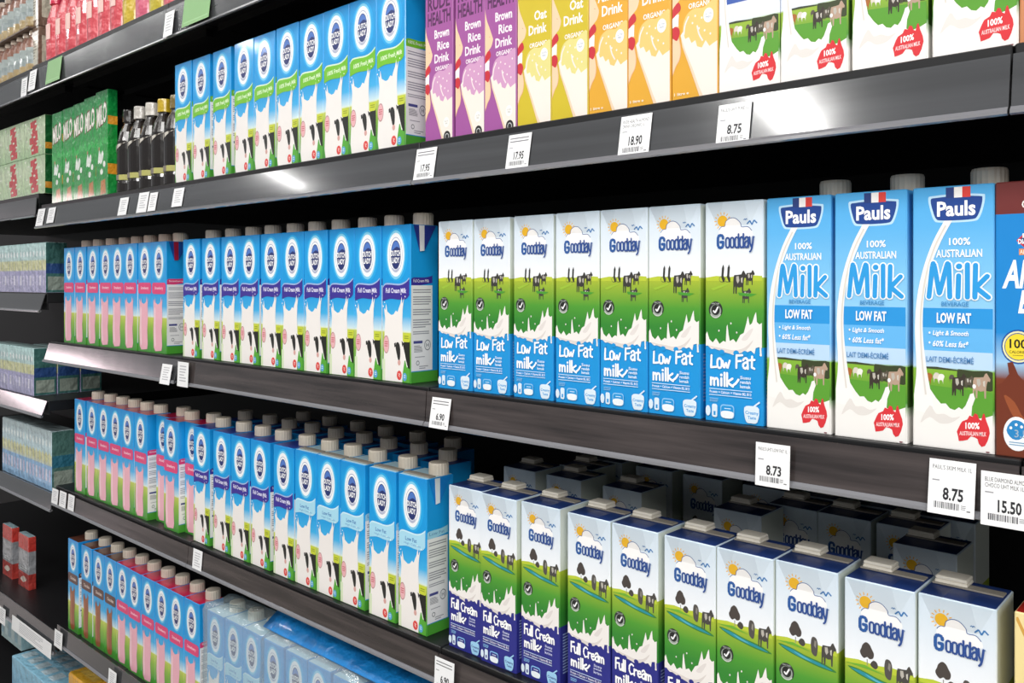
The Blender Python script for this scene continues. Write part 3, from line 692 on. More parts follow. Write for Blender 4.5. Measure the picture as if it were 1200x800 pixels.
def almond():
    p = Print(0.0570, 0.062, H)
    p.body([(0, '#6e2f2e'), (.118, '#6e2f2e'), (.118, '#1a84cf'), (.55, '#1b86d0'), (.66, '#9cc7e8'), (.72, '#7a3c26'), (1, '#5f2c1c')], '#6e2f2e')
    p.on('front')
    p.text('CHOCOLATE', .30, .98, .070, .100, '#f4ede8', .02)
    p.poly([(.24, .215), (.40, .17), (.56, .215), (.40, .262)], '#c8343c').up().poly([(.27, .215), (.40, .178), (.53, .215), (.40, .254)], '#1d2f6e').up()
    p.text('BLUE', .31, .50, .190, .206, '#ffffff', .02); p.text('DIAMOND', .26, .54, .210, .228, '#ffffff', .03); p.rect(.27, .53, .245, .268, '#d88a5a'); p.up().text('ALMONDS', .28, .52, .249, .264, '#fff3e4', .01)
    p.text('Almond', .08, .95, .285, .390, '#f6f8fa', .03, .25); p.text('Breeze', .26, .95, .395, .480, '#f6f8fa', .03, .25)
    p.ell(.26, .600, .19, .0625, '#1f4f9e', 28).up().ring(.26, .600, .175, .057, .12, '#e9e4b0', 24).ell(.26, .600, .145, .047, '#f0d63a', 26).up()
    p.text('100', .165, .36, .572, .606, '#1b1b1b', .02); p.text('CALORIES', .16, .36, .614, .624, '#3a3518', .01); p.lines(.2, .32, .63, .634, 1, '#6b6120')
    p.poly([(0, .745), (.08, .735), (.16, .70), (.14, .66), (.20, .655), (.26, .70), (.36, .735), (.5, .74), (.7, .70), (1, .71), (1, 1), (0, 1)], '#713421').up()
    p.poly(spline([(.10, .78), (.22, .80), (.34, .86), (.5, .84), (.38, .89), (.24, .87)], 3, True), '#98502f')
    p.poly(spline([(.42, .74), (.60, .68), (.85, .70), (.8, .82), (.55, .86), (.44, .80)], 3, True), '#cf8342').up(); p.line([(.46, .79), (.62, .74), (.80, .73)], .02, '#a8622c')
    p.ell(.25, .915, .155, .062, '#f3f5f7', 26).up().poly(spline([(.13, .905), (.20, .868), (.30, .87), (.34, .89), (.30, .93), (.2, .935)], 3, True), '#2a86c4').up()
    p.text('3.5', .22, .36, .90, .928, '#9fb4c6', .01); p.lines(.16, .34, .945, .962, 2, '#7da7c6')
    for u, v in ((.18, .895), (.24, .882), (.30, .888)): p.ell(u, v, .018, .006, '#ffffff', 5)
    return p

def milo():
    p = Print(0.062, 0.019, 0.203)
    p.body([(0, '#0f7a3a'), (.1, '#118a40'), (.55, '#1d9a3e'), (.75, '#1b8f3c'), (1, '#159040')], '#0e6b34'); p.on('front')
    p.text('MILO', .06, .94, .12, .34, '#6e3b22', .06, .0, -.05); p.up().text('MILO', .09, .91, .135, .325, '#f3efe6', .03, .0, -.05)
    p.poly([(.0, .42), (.3, .50), (.6, .44), (1, .47), (1, .52), (.6, .50), (.3, .56), (0, .50)], '#2fae4e').up()
    p.poly(spline([(.25, .60), (.35, .56), (.42, .61), (.55, .57), (.66, .60), (.60, .66), (.45, .70), (.33, .68), (.2, .69)], 2, True), '#e6ece4'); p.ell(.72, .70, .10, .03, '#f1f3ec', 14); p.ell(.5, .77, .12, .03, '#e3e8dd', 10)
    p.poly([(.44, .86), (.80, .84), (.86, .98), (.40, .99)], '#b4763f'); p.ell(.3, .55, .05, .02, '#b98a5f', 10)
    p.on('right'); p.rect(0, 1, .25, .33, '#e29a2b').rect(0, 1, .70, .80, '#e29a2b')
    return p

def redgreen():
    p = Print(0.130, 0.045, 0.085)
    p.body([(0, '#a9c49a'), (.3, '#c4d3b2'), (.7, '#b5cba2'), (1, '#9fbf90')], '#9bb88c'); p.on('front')
    p.line([(.34, .18), (.62, .14), (.40, .46), (.66, .42)], .11, '#c22f33'); p.line([(.30, .60), (.68, .56), (.38, .86), (.70, .84)], .12, '#c22f33'); p.line([(.46, .10), (.50, .5)], .06, '#c22f33')
    for i in range(12): p.ell(.1 + .07 * i, .1 + .8 * ((i * 7) % 12) / 12, .05, .03, '#d9e2cc', 8)
    p.on('right'); p.rect(0, 1, .0, 1, '#175a2c').up().rect(0, 1, .70, .86, '#c98a2c')
    return p

# ------------------------------------------------------------------ cartons as things
def screw_cap(r=0.0132, h=0.0155):
    b = MB(); n = 40
    prof = [(1.0, 0), (1.0, h * .86), (.93, h)]
    rs = []
    for k, z in prof:
        rs.append([((r * k * (1 if i % 2 else .965)) * math.cos(2 * math.pi * i / n), (r * k * (1 if i % 2 else .965)) * math.sin(2 * math.pi * i / n), z) for i in range(n)])
    b.rings([[(r * .9 * math.cos(2 * math.pi * i / n), r * .9 * math.sin(2 * math.pi * i / n), -0.0) for i in range(n)]] + rs, lin('#c9c0b2'))
    return b.mesh('screw_cap', M_CAP, weld=True)
ME_CAP = screw_cap()
def flat_cap():
    b = MB(); b.box(-.0125, .0125, -.010, .010, .0003, .0032, ch=.0008); b.box(-.0122, .0122, -.0096, .0096, .0036, .0068, ch=.0010)
    b.box(-.012, .012, -.0094, .0094, .0030, .0038)
    return b.mesh('hinged_cap', M_FCAP, weld=False)
ME_FCAP = flat_cap()
def top_seal(W, y0):
    b = MB(); b.box(-W / 2 + .002, W / 2 - .002, y0, y0 + .012, .0, .0016, ch=.0005); return b.mesh('top_seal', M_SEAL, weld=True)
def ear(W, D, H, c1, c2):
    """the folded triangular flap glued to the right side"""
    b = MB(); x0, x1 = W / 2 + .0011, W / 2 + .0017
    A, B, K, T = (0.08 * D, H - .001), (0.88 * D, H - .001), (.42 * D, H - .034), (.40 * D, H - .001)
    for tri, c in ((((.27 * D, H - .001), (.46 * D, H - .001), (.46 * D, H - .033), (.30 * D, H - .034)), c1), (((.46 * D, H - .001), B, (.46 * D, H - .033)), c2), ((A, (.27 * D, H - .001), (.30 * D, H - .034)), c2)):
        lo = [(x0, y, z) for y, z in tri]; hi = [(x1, y, z) for y, z in tri]
        b.rings([lo, hi], lin(c))
    return b.mesh('side_flap', M_PRINT, weld=False)
ME_EAR = ear(W_DL, D_DL, H, '#f3f3f3', '#2b3a8e'); ME_EAR2 = ear(W_DL, D_DL, H, '#e9f1f3', '#1483d2')

def carton(me, name, cap=None, cap_at=(0, 0), seal=None, h=H, flap=None):
    o = link(name, me)
    if cap: link('screw_cap' if cap is ME_CAP else 'hinged_cap', cap, o, (cap_at[0], cap_at[1], h + .0002))
    if seal: link('top_seal', seal, o, (0, 0, h + .0002))
    if flap: link('side_flap', flap, o)
    return o

DLM = {k: dutch(k).mesh('milk_carton', M_GLOSS if k in ('green', 'pink', 'choc') else M_PRINT) for k in ('green', 'cream', 'pink', 'choc', 'lowfat')}
GDM = {k: goodday(k).mesh('milk_carton', M_CREASED) for k in ('lowfat', 'cream')}
PLM = {k: pauls(k).mesh('milk_carton', M_PRINT) for k in ('low', 'full')}
RDM = {k: ricedrink(k).mesh('drink_carton', M_PRINT) for k in ('purple', 'olive', 'amber')}
ALM = almond().mesh('drink_carton', M_PRINT)

ORD = ['first', 'second', 'third', 'fourth', 'fifth', 'sixth', 'seventh', 'eighth', 'ninth', 'tenth', 'eleventh', 'twelfth']
def spread(xs, W, gap=0.0007):
    """keep neighbours from running into each other: xs are left edges in metres"""
    xs = list(xs)
    for _ in range(200):
        moved = False
        for i in range(len(xs) - 1):
            d = xs[i] + W + gap - xs[i + 1]
            if d > 1e-6: xs[i] -= d / 2; xs[i + 1] += d / 2; moved = True
        if not moved: break
    return xs
def row(make, px, yp, z, W, label, group, cat, yaw=0.0, yj=0.002, lefts=None, fixed=None):
    """one carton per left edge in px; label(i, n) names each"""
    r = random.Random(group); xs = lefts if lefts is not None else [wx(p, yp) for p in px]
    xs = spread(xs, W); n = len(xs); out = []; first = make()
    for i, x in enumerate(xs):
        o = first if i == 0 else copy_tree(first)
        o.location = (x + W / 2, yp + r.uniform(0, yj), z + .0003)
        o.rotation_euler = (0, 0, math.radians(r.uniform(-yaw, yaw)))
        tag(o, label(i, n), cat, group); out.append(o)
    return out
def nth(i, n, what, where): return '%s %s from left, %s' % (ORD[i] if i < n - 1 or n < 3 else 'last', what, where)

# ---- upper shelf
g = row(lambda: carton(DLM['green'], 'milk_carton'), (205, 224.5, 248, 275, 296, 323.5, 351, 380, 408.5, 438.5), PA, ZA, W_DL,
        lambda i, n: nth(i, n, 'blue and white milk carton with green band', 'upper shelf'), 'green banded milk cartons on the upper shelf', 'milk carton', .5)
g = row(lambda: carton(RDM['purple'], 'drink_carton'), (497.5, 532, 568), PA, ZA, W_RD,
        lambda i, n: ('purple brown rice drink carton beside the green banded milk', 'middle one of the three purple brown rice drink cartons', 'purple brown rice drink carton beside the olive yellow oat drink')[i], 'brown rice drink cartons', 'drink carton')
g = row(lambda: carton(RDM['olive'], 'drink_carton'), (605.5, 645), PA, ZA, W_RD,
        lambda i, n: ('olive yellow oat drink carton beside the purple rice drinks', 'olive yellow oat drink carton beside the amber cartons')[i], 'oat drink cartons', 'drink carton')
g = row(lambda: carton(RDM['amber'], 'drink_carton'), (690, 738, 784), PA, ZA, W_RD,
        lambda i, n: ('amber organic drink carton beside the olive oat drinks', 'middle one of the three amber organic drink cartons', 'amber organic drink carton beside the white full cream milk')[i], 'amber drink cartons', 'drink carton')
g = row(lambda: carton(PLM['full'], 'milk_carton'), (839, 912, 997, 1094), PA, ZA, W_PL,
        lambda i, n: nth(i, n, 'white milk carton with cows and a red map badge', 'upper shelf'), 'white milk cartons with red map badges on the upper shelf', 'milk carton')
b = Print(.057, .06, .2); b.body([(0, '#d98a5a'), (.5, '#d27f4c'), (1, '#cf8a60')], '#c06a3a').on('front'); b.poly([(0, .8), (.5, .7), (1, .8), (1, 1), (0, 1)], '#c9855c')
o = link('drink_carton', b.mesh('drink_carton', M_PRINT), None, (wx(1191.5, PA) + .0290, PA, ZA + .0003)); tag(o, 'orange brown drink carton at the right end of the upper shelf', 'drink carton')

# ---- middle shelf
pinkcap = lambda: carton(DLM['pink'], 'milk_carton', ME_CAP, (.0142, .0335))
g = row(pinkcap, (74.7, 87.8, 103, 118, 131, 144, 159, 174), PB, ZB, W_DL,
        lambda i, n: nth(i, n, 'strawberry milk carton with pink band', 'middle shelf'), 'strawberry milk cartons on the middle shelf', 'milk carton', .4)
link('side_flap', ear(W_DL, D_DL, H, '#a81f3c', '#1d4fa0'), g[-1])
g = row(lambda: carton(DLM['cream'], 'milk_carton', ME_CAP, (.0142, .0335)), (214.5, 235.5, 258.5, 279.3, 305, 329, 355.5, 385.5, 414.5, 446), PB, ZB, W_DL,
        lambda i, n: nth(i, n, 'blue milk carton with purple full cream band', 'middle shelf'), 'purple banded milk cartons on the middle shelf', 'milk carton', .4)
link('side_flap', ME_EAR, g[-1])
g = row(lambda: carton(GDM['lowfat'], 'milk_carton'), (514, 553, 601, 652, 702, 758, 826), PB, ZB, W_GD,
        lambda i, n: nth(i, n, 'white and sky blue low fat milk carton with cows', 'middle shelf'), 'sky blue based low fat cartons on the middle shelf', 'milk carton', .5)
g = row(lambda: carton(PLM['low'], 'milk_carton', ME_CAP, (.015, .044)), (897.5, 978, 1069.5), PB, ZB, W_PL,
        lambda i, n: ('light blue Australian low fat milk carton beside the meadow print cartons', 'middle one of three light blue Australian low fat milk cartons', 'light blue Australian low fat milk carton beside the brown almond drink')[i], 'light blue Australian low fat cartons', 'milk carton')
o = carton(ALM, 'drink_carton', ME_CAP, (.016, .044)); o.location = (wx(1165, PB) + .0290, PB, ZB + .0003); tag(o, 'blue and brown chocolate almond drink carton at right edge of middle shelf', 'drink carton')

# ---- lower shelf
g = row(lambda: carton(DLM['pink'], 'milk_carton', ME_CAP, (.0142, .0335)), (87.2, 100.7, 115, 128.4, 141, 156, 176, 189.6, 209), PC, ZC, W_DL,
        lambda i, n: nth(i, n, 'strawberry milk carton with pink band', 'lower shelf'), 'strawberry milk cartons on the lower shelf', 'milk carton', .5)
g = row(lambda: carton(DLM['cream'], 'milk_carton', ME_CAP, (.0142, .0335)), (225, 248.8, 270.4, 292.5, 319), PC, ZC, W_DL,
        lambda i, n: nth(i, n, 'blue milk carton with purple full cream band', 'lower shelf'), 'purple banded milk cartons on the lower shelf', 'milk carton', .5)
sl = top_seal(W_DL, .006)
g = row(lambda: carton(DLM['lowfat'], 'milk_carton', ME_CAP, (.0142, .0335), sl), (344.3, 371.5, 397, 432, 466), PC, ZC, W_DL,
        lambda i, n: nth(i, n, 'blue milk carton with pale low fat band', 'lower shelf'), 'pale banded low fat cartons on the lower shelf', 'milk carton', .6)
link('side_flap', ME_EAR2, g[-1])
sg = top_seal(W_GD, .030)
gdc = lambda: carton(GDM['cream'], 'milk_carton', ME_FCAP, (-.0125, .042), sg)
g = row(gdc, (525, 563, 608.5, 664, 716, 779, 839, 907, 990, 1075), PC, ZC, W_GD - .001,
        lambda i, n: nth(i, n, 'navy based full cream milk carton with tree and pond', 'lower shelf'), 'navy based full cream cartons on the lower shelf', 'milk carton', .5, .004)
# deeper rows on the lower shelf, dim behind the front ones
def back(make, pts, z, label, group, cat='milk carton'):
    first = make()
    for i, (x, y) in enumerate(pts):
        o = first if i == 0 else copy_tree(first); o.location = (x, y, z + .0003); tag(o, label, cat, group)
R2 = PC + .127; R3 = PC + .187; R4 = PC + .25
p2 = [(wx(p, R2) + W_GD / 2, R2) for p in (590, 640, 706, 836, 1046)]
p3 = [(wx(p, R3) + W_GD / 2, R3) for p in (655, 900, 958, 1027)] + [(wx(p, R4) + W_GD / 2, R4) for p in (690, 745, 800, 870, 935, 1000, 1075)]
back(gdc, p2 + p3, ZC, 'shaded full cream milk carton standing behind the front row of navy based cartons', 'shaded cartons behind the navy based row')
p2 = [(wx(p, PC + .075) + W_DL / 2, PC + .075 + .004 * (k % 2)) for k, p in enumerate((262, 288, 312, 336, 365, 395, 425, 457, 492))]
p2 += [(wx(p, PC + .14) + W_DL / 2, PC + .14) for p in (330, 360, 392, 424, 460, 500)]
back(lambda: carton(DLM['cream'], 'milk_carton', ME_CAP, (.0, .028)), p2, ZC, 'shaded blue milk carton with beige cap standing behind the blue banded front row', 'shaded cartons behind the blue banded row')
b = Print(.075, .05, .205); b.body([(0, '#efdca0'), (.6, '#ecd590'), (1, '#e3c878')], '#a5261c').on('front'); b.line([(.1, .06), (.9, .06), (.9, .9), (.1, .9), (.1, .06)], .02, '#7a5a2a'); b.line([(.02, .02), (.12, .10)], .03, '#d3a04a')
x, z = wp(1188.5, 667, PC - .004)
o = link('drink_carton', b.mesh('drink_carton', M_PRINT), None, (x + .0375, PC - .004, ZC + .0003)); tag(o, 'cream yellow carton with red top at right edge of lower shelf', 'carton')

# ---- bottom shelf
g = row(lambda: carton(DLM['choc'], 'milk_carton', ME_CAP, (.0142, .0335)), (79.7, 94.5, 108.7, 121.8), PD, ZD, W_DL,
        lambda i, n: nth(i, n, 'chocolate milk carton with brown band', 'bottom shelf'), 'chocolate milk cartons on the bottom shelf', 'milk carton', .3)
g = row(lambda: carton(DLM['pink'], 'milk_carton', ME_CAP, (.0142, .0335)), (135.5, 151, 165, 181, 196, 214), PD, ZD, W_DL,
        lambda i, n: nth(i, n, 'strawberry milk carton with pink band', 'bottom shelf'), 'strawberry milk cartons on the bottom shelf', 'milk carton', .3)
g = row(lambda: carton(DLM['lowfat'], 'milk_carton'), (243, 262, 283, 308, 334, 360, 390), PD, ZD, W_DL,
        lambda i, n: nth(i, n, 'blue milk carton inside clear plastic film', 'bottom shelf'), 'film wrapped milk cartons on the bottom shelf', 'milk carton', .3)
fw = [o.location.x for o in g]
def film(x0, x1, y0, y1, z0, z1, label, seed):
    r = random.Random(seed); b = MB(); n = 14
    def loop(z, k): 
        pts = []
        for i in range(n + 1): pts.append((x0 + (x1 - x0) * i / n, y0 - .003 - r.uniform(0, .004) * k))
        for i in range(1, 5): pts.append((x1 + .003 + r.uniform(0, .003) * k, y0 + (y1 - y0) * i / 5))
        for i in range(n + 1): pts.append((x1 - (x1 - x0) * i / n, y1 + .003))
        for i in range(1, 5): pts.append((x0 - .002 - r.uniform(0, .002) * k, y1 - (y1 - y0) * i / 5))
        return [(a, c, z) for a, c in pts]
    zs = [z0 + (z1 - z0) * i / 9 for i in range(10)]
    rs = [loop(z, 1) for z in zs]
    cx, cy = (x0 + x1) / 2, (y0 + y1) / 2
    tops = [[(cx + (a - cx) * k, cy + (c - cy) * k, z1 + dz + r.uniform(-.002, .003)) for a, c, _ in rs[-1]] for k, dz in ((.92, .012), (.6, .016), (.2, .014))]
    b.rings(rs + tops, lin('#ffffff'))
    o = b.build('plastic_wrap', M_FILM, smooth=True); tag(o, label, 'plastic wrap', 'clear film round the blue cartons'); return o
hw = W_DL / 2 + .0004
film(fw[0] - hw, fw[2] + hw, PD - .002, PD + .052, ZD + .002, ZD + H + .003, 'crinkled clear film round three blue cartons, beside the strawberry cartons', 1)
film(fw[3] - hw + .004, fw[6] + hw, PD - .002, PD + .052, ZD + .002, ZD + H + .001, 'crinkled clear film round the blue cartons further along the bottom shelf', 2)

for o in g[:3]: link('screw_cap', ME_CAP, o, (.0142, .0335, H + .0002))
def bale(x0, x1, y0, y1, z0, h):
    r = random.Random(5); bb = MB(); nx, ny = 16, 8; P = {}
    for i in range(nx + 1):
        for j in range(ny + 1):
            u, v = i / nx, j / ny
            z = z0 + h * (min(1, v * 3.2) ** .6) * (0.55 + .45 * math.sin(math.pi * min(1, u * 1.2 + .18))) + r.uniform(-.003, .003)
            if i == 1 and j in (2, 3): z += .016
            P[i, j] = (x0 + (x1 - x0) * u + r.uniform(-.003, .003) * (0 < i < nx), y0 + (y1 - y0) * v, max(z, z0 + .0015))
    for i in range(nx):
        for j in range(ny): bb.face([P[i, j], P[i+1, j], P[i+1, j+1], P[i, j+1]], lin('#1b86d2' if (i + j) % 5 else '#1a7cc6'))
    for a_, b_ in [((i, 0), (i+1, 0)) for i in range(nx)] + [((nx, j), (nx, j+1)) for j in range(ny)] + [((i+1, ny), (i, ny)) for i in range(nx)] + [((0, j+1), (0, j)) for j in range(ny)]:
        q, w = P[a_], P[b_]; bb.face([(q[0], q[1], z0), (w[0], w[1], z0), w, q], lin('#1a7cc6'))
    return bb.build('blue_film', M_WRAP, smooth=True)
o = bale(fw[3] - hw, fw[6] + hw + .10, PD + .001, PD + .17, ZD + H + .018, .032); tag(o, 'bright blue crumpled film lying on top of the clear wrapped cartons, bottom shelf', 'plastic film')

# ---- green packs and black bottles at the left end of the upper shelf
MIL = milo().mesh('drink_pack', M_WRAP)
g = row(lambda: link('drink_pack', MIL), (61.5, 73, 85, 97, 111), PA, ZA, .0555,
        lambda i, n: nth(i, n, 'green foil drink pack with white lettering', 'upper shelf'), 'green drink packs', 'drink pack', .0)
for o in g: o.scale = (.885, 1, [.94, .95, .96, .98, 1.0][g.index(o)])
M_BOTTLE = principled('dark_bottle', rough=0.22, attr=True, coat=0.6, bump=(30, .1), spec=.5)
def sauce_bottle(capc):
    b = MB(); dark = '#1e1917'
    b.lathe([(.024, 0), (.0275, .004), (.0275, .02), (.026, .028), (.0272, .045), (.0275, .085), (.0265, .10), (.021, .118), (.0145, .130), (.0125, .134), (.0125, .137)],
            [lin(c) for c in (dark, dark, dark, dark, dark, dark, '#2a2420', '#2a2420', dark, dark)], 24)
    o = b.build('sauce_bottle', M_BOTTLE, smooth=False)
    l = MB(); l2 = MB(); n = 10
    for i in range(n):
        a0, a1 = [math.radians(-150 + 120 * (i + k) / n) for k in (0, 1)]
        R = .0279; zlo = lambda a: .058 + .012 * math.sin((a + 1.57) * 2); zhi = lambda a: .10 + .008 * math.sin((a + 1.57) * 2)
        pts = [(R * math.cos(a0), R * math.sin(a0)), (R * math.cos(a1), R * math.sin(a1))]
        f = lambda p, z, k=1.0: (p[0] * k, p[1] * k, z)
        c = lin('#c9c4bb') if i % 3 != 1 else lin('#57504a')
        lo0, lo1 = [f(pts[0], .070 + .003 * i), f(pts[1], .070 + .003 * (i + 1))]; hi0, hi1 = [f(pts[0], .088 + .001 * i), f(pts[1], .088 + .001 * (i + 1))]
        l.face([lo0, lo1, hi1, hi0], c)
        l2.face([f(pts[0], .026), f(pts[1], .026), f(pts[1], .036), f(pts[0], .036)], lin('#b3b06a' if i > 5 else '#7d766c'))
    l.build('paper_label', M_PRINT, o); l2.build('base_label', M_PRINT, o)
    c = MB(); c.lathe([(.0135, .137), (.0150, .1375), (.0150, .158), (.0142, .1605)], lin(capc), 20); c.build('bottle_cap', M_WRAP, o)
    return o
for px, cc, nm in ((128, '#26211f', 'black'), (142, '#c4bfb8', 'pale grey'), (154, '#cfcac2', 'whitish'), (166, '#c9a928', 'yellow'), (178, '#7d6a38', 'tan')):
    o = sauce_bottle(cc); o.location = (wx(px, PA + .0) + .0245, PA + .03, ZA + .0003)
    tag(o, 'squat black bottle with %s cap between the green packs and milk cartons' % nm, 'bottle', 'black bottles on the upper shelf')
for o in COL.objects:
    if o.name.startswith('sauce_bottle'): o.scale = (.86, .86, 1.0)
# ---- top shelf
def pouch_bottle(bodyc, capc, collar):
    b = MB(); c = [lin(bodyc)] * 9
    b.lathe([(.022, 0), (.0255, .004), (.026, .03), (.0255, .07), (.023, .095), (.016, .115), (.0125, .125), (.0125, .128)], lin(bodyc), 20, sy=.8)
    o = b.build('drink_bottle', M_WRAP)
    k = MB(); k.lathe([(.0135, .126), (.0140, .127), (.0140, .136), (.0130, .137)], lin(collar), 18); k.build('collar', M_WRAP, o)
    k = MB(); k.lathe([(.0150, .1372), (.0150, .160), (.0110, .164), (.0125, .190), (.0115, .193)], lin(capc), 18); k.build('cap', M_WRAP, o)
    k = MB(); n = 8
    for i in range(n):
        a0, a1 = [math.radians(-145 + 110 * (i + q) / n) for q in (0, 1)]
        for z0, z1, cc in ((.05, .082, '#f0c8c0'),):
            if 2 <= i <= 5: k.face([(.0263 * math.cos(a0), .0211 * math.sin(a0), z0), (.0263 * math.cos(a1), .0211 * math.sin(a1), z0), (.0263 * math.cos(a1), .0211 * math.sin(a1), z1), (.0263 * math.cos(a0), .0211 * math.sin(a0), z1)], lin(cc if bodyc.startswith('#d') or bodyc.startswith('#c') else '#e9e39a'))
    k.build('paper_label', M_PRINT, o)
    return o
pk = [('#d4525c', '#4f86b8', '#d0284a')] * 7 + [('#cdb23a', '#3a78c0', '#d0486a'), ('#d0607a', '#3a78c0', '#c9d24a'), ('#c9b840', '#4f86b8', '#d0486a'), ('#d4606c', '#e4e0d8', '#d0486a'), ('#d8d0b0', '#c9d24a', '#d0486a'), ('#dc5a70', '#d8d0b0', '#d0486a'), ('#b9b83a', '#4a5a68', '#b9b83a')]
pp = (67.5, 78, 88, 98, 107.5, 117.5, 127, 136.5, 146.5, 156, 165, 174, 182, 190)
protos = {}; cnt = 0
xs = spread([wx(p, PT) for p in pp], .0525)
for i, x in enumerate(xs):
    if pk[i] not in protos: o = protos[pk[i]] = pouch_bottle(*pk[i])
    else: o = copy_tree(protos[pk[i]])
    o.location = (x + .026, PT + .024, ZT + .0003)
    last_x = x + .053
    if i < 7: tag(o, '%s clear red bottle with blue cap from the left, top shelf' % ORD[i], 'bottle', 'red bottles with blue caps on the top shelf')
    else: tag(o, ['mustard yellow bottle with bright blue cap just right of the red bottles', 'rose bottle with bright blue cap between two mustard bottles', 'mustard bottle with dull blue cap on the top shelf', 'red bottle with off-white cap on the top shelf', 'cream bottle with lime cap on the top shelf', 'bright pink bottle with cream cap on the top shelf', 'lime bottle with dark grey cap at the right end of the bottles'][i - 7], 'bottle', 'coloured bottles on the top shelf')
def tin(col): 
    p = Print(.075, .05, .15); p.body([(0, col), (.6, '#e3dcc8'), (1, '#d8cdb4')], col).on('front'); p.rect(.15, .85, .5, .9, '#cfc08e'); p.ell(.5, .4, .3, .1, '#c98f8a'); return p.mesh('food_box', M_PRINT)
for q, (px, c, lab) in enumerate(((199, '#dcd6c6', 'pale food box right of the lime bottle on the top shelf'), (231, '#c5c59a', 'greenish food box above the wide green shelf card'), (266, '#d9cfc0', 'pale food box at the top edge, rightmost on the top shelf'))):
    o = link('food_box', tin(c), None, (last_x + .040 + .080 * q, PT + .002, ZT + .0003)); tag(o, lab, 'food box', 'pale boxes on the top shelf')

def settle(z, y, lo, gap=0.0006):
    """goods of one level stand clear of each other"""
    its = []
    for o in COL.objects:
        if o.parent is None and o.get('category') and o.type == 'MESH' and abs(o.location.z - z - .0003) < .002 and abs(o.location.y - y) < .032 and o.location.x > lo and not o.name.startswith(('gondola', 'plastic', 'wrapped')):
            a = abs(o.rotation_euler.z); w = max(abs(c[0]) for c in o.bound_box) * o.scale.x; d = max(c[1] for c in o.bound_box)
            its.append([o, o.location.x, w * math.cos(a) + d * math.sin(a) * .5])
    its.sort(key=lambda q: q[1])
    for _ in range(300):
        mv = False
        for q, r in zip(its, its[1:]):
            d = q[2] + r[2] + gap - (r[1] - q[1])
            if d > 1e-6: q[1] -= d / 2; r[1] += d / 2; mv = True
        if not mv: break
    for o, x, w in its: o.location.x = x
for o in COL.objects:
    if 'strawberry' in o.get('label', '') and o['label'].endswith('lower shelf') and o['label'].split()[0] in ('seventh', 'last'): o.location.y += .013
settle(ZA, PA, wx(56, PA)); settle(ZB, PB, wx(60, PB)); settle(ZC, PC, wx(60, PC)); settle(ZD, PD, wx(60, PD))

# ---- neighbouring bay on the left
def brick(col, top, name, W, D, Hh, deco):
    p = Print(W, D, Hh); p.body(col, top, .0012); p.on('front'); deco(p); return p
def deco_brown(p):
    p.poly([(.1, .30), (.9, .26), (.9, .42), (.1, .46)], '#b9a48e').up(); p.rect(.2, .8, .50, .66, '#7f9aa2').up(); p.ell(.5, .78, .28, .07, '#d8b470'); p.text('CHOC', .2, .8, .34, .40, '#5a3a28', .02)
    p.on('right'); p.rect(.15, .85, .3, .85, '#b9ab92')
def bottlelet():
    b = MB(); b.lathe([(.018, 0), (.0195, .003), (.0195, .022), (.0185, .040), (.0195, .058), (.017, .074), (.011, .084), (.011, .087)], [lin(c) for c in ('#a88a60', '#b09a70', '#8f9a9a', '#a8b2b0', '#8a5f4c', '#7d5646', '#7d5646')], 16)
    o = b.build('drink_bottle', M_WRAP); c = MB(); c.lathe([(.0125, .087), (.0125, .097), (.0115, .0985)], lin('#b8a594'), 14); c.build('bottle_cap', M_WRAP, o); return o
proto = None; zt = LZ[0]
xr = wx(33, PT)
for tier in range(2):
    for i in range(8):
        o = bottlelet() if proto is None else copy_tree(proto); proto = proto or o
        o.location = (xr - .0005 - .0395 * i - .02, PT + .022, zt + .0003 + .1030 * tier)
        tag(o, '%s small brown drink bottle from the right in the %s tier, top left corner' % (ORD[i], ('lower', 'upper')[tier]), 'bottle', 'small brown drink bottles at top left')
for tier in range(2):
    p = Print(.05, .07, .097); p.body([(0, '#7d6656'), (.5, '#8a7060'), (1, '#6f5848')], '#6a5648').on('front'); p.rect(.08, .92, .2, .85, '#d3ccba').up(); p.lines(.15, .8, .3, .75, 7, '#8f8676'); p.on('right'); p.rect(.1, .9, .2, .8, '#c9c0ac')
    o = link('drink_box', p.mesh('drink_box', M_WRAP), None, (wx(35, PT + .012) + .026, PT + .012, (ZT if True else zt) + .0003 + .098 * tier)); tag(o, 'brown box with white side panel, %s of the two beside the red bottles' % ('lower', 'upper')[tier], 'box', 'brown boxes with white panels at top left')
    # divider tray under the upper tier
p = Print(.32, .042, .0035); p.body([(0, '#6a5a50'), (1, '#6a5a50')], '#6a5a50', .0005); o = link('card_tray', p.mesh('card_tray', M_PRINT), None, (xr - .165, PT + .001, zt + .0992)); tag(o, 'brown card tray between the two tiers of small brown bottles', 'tray')

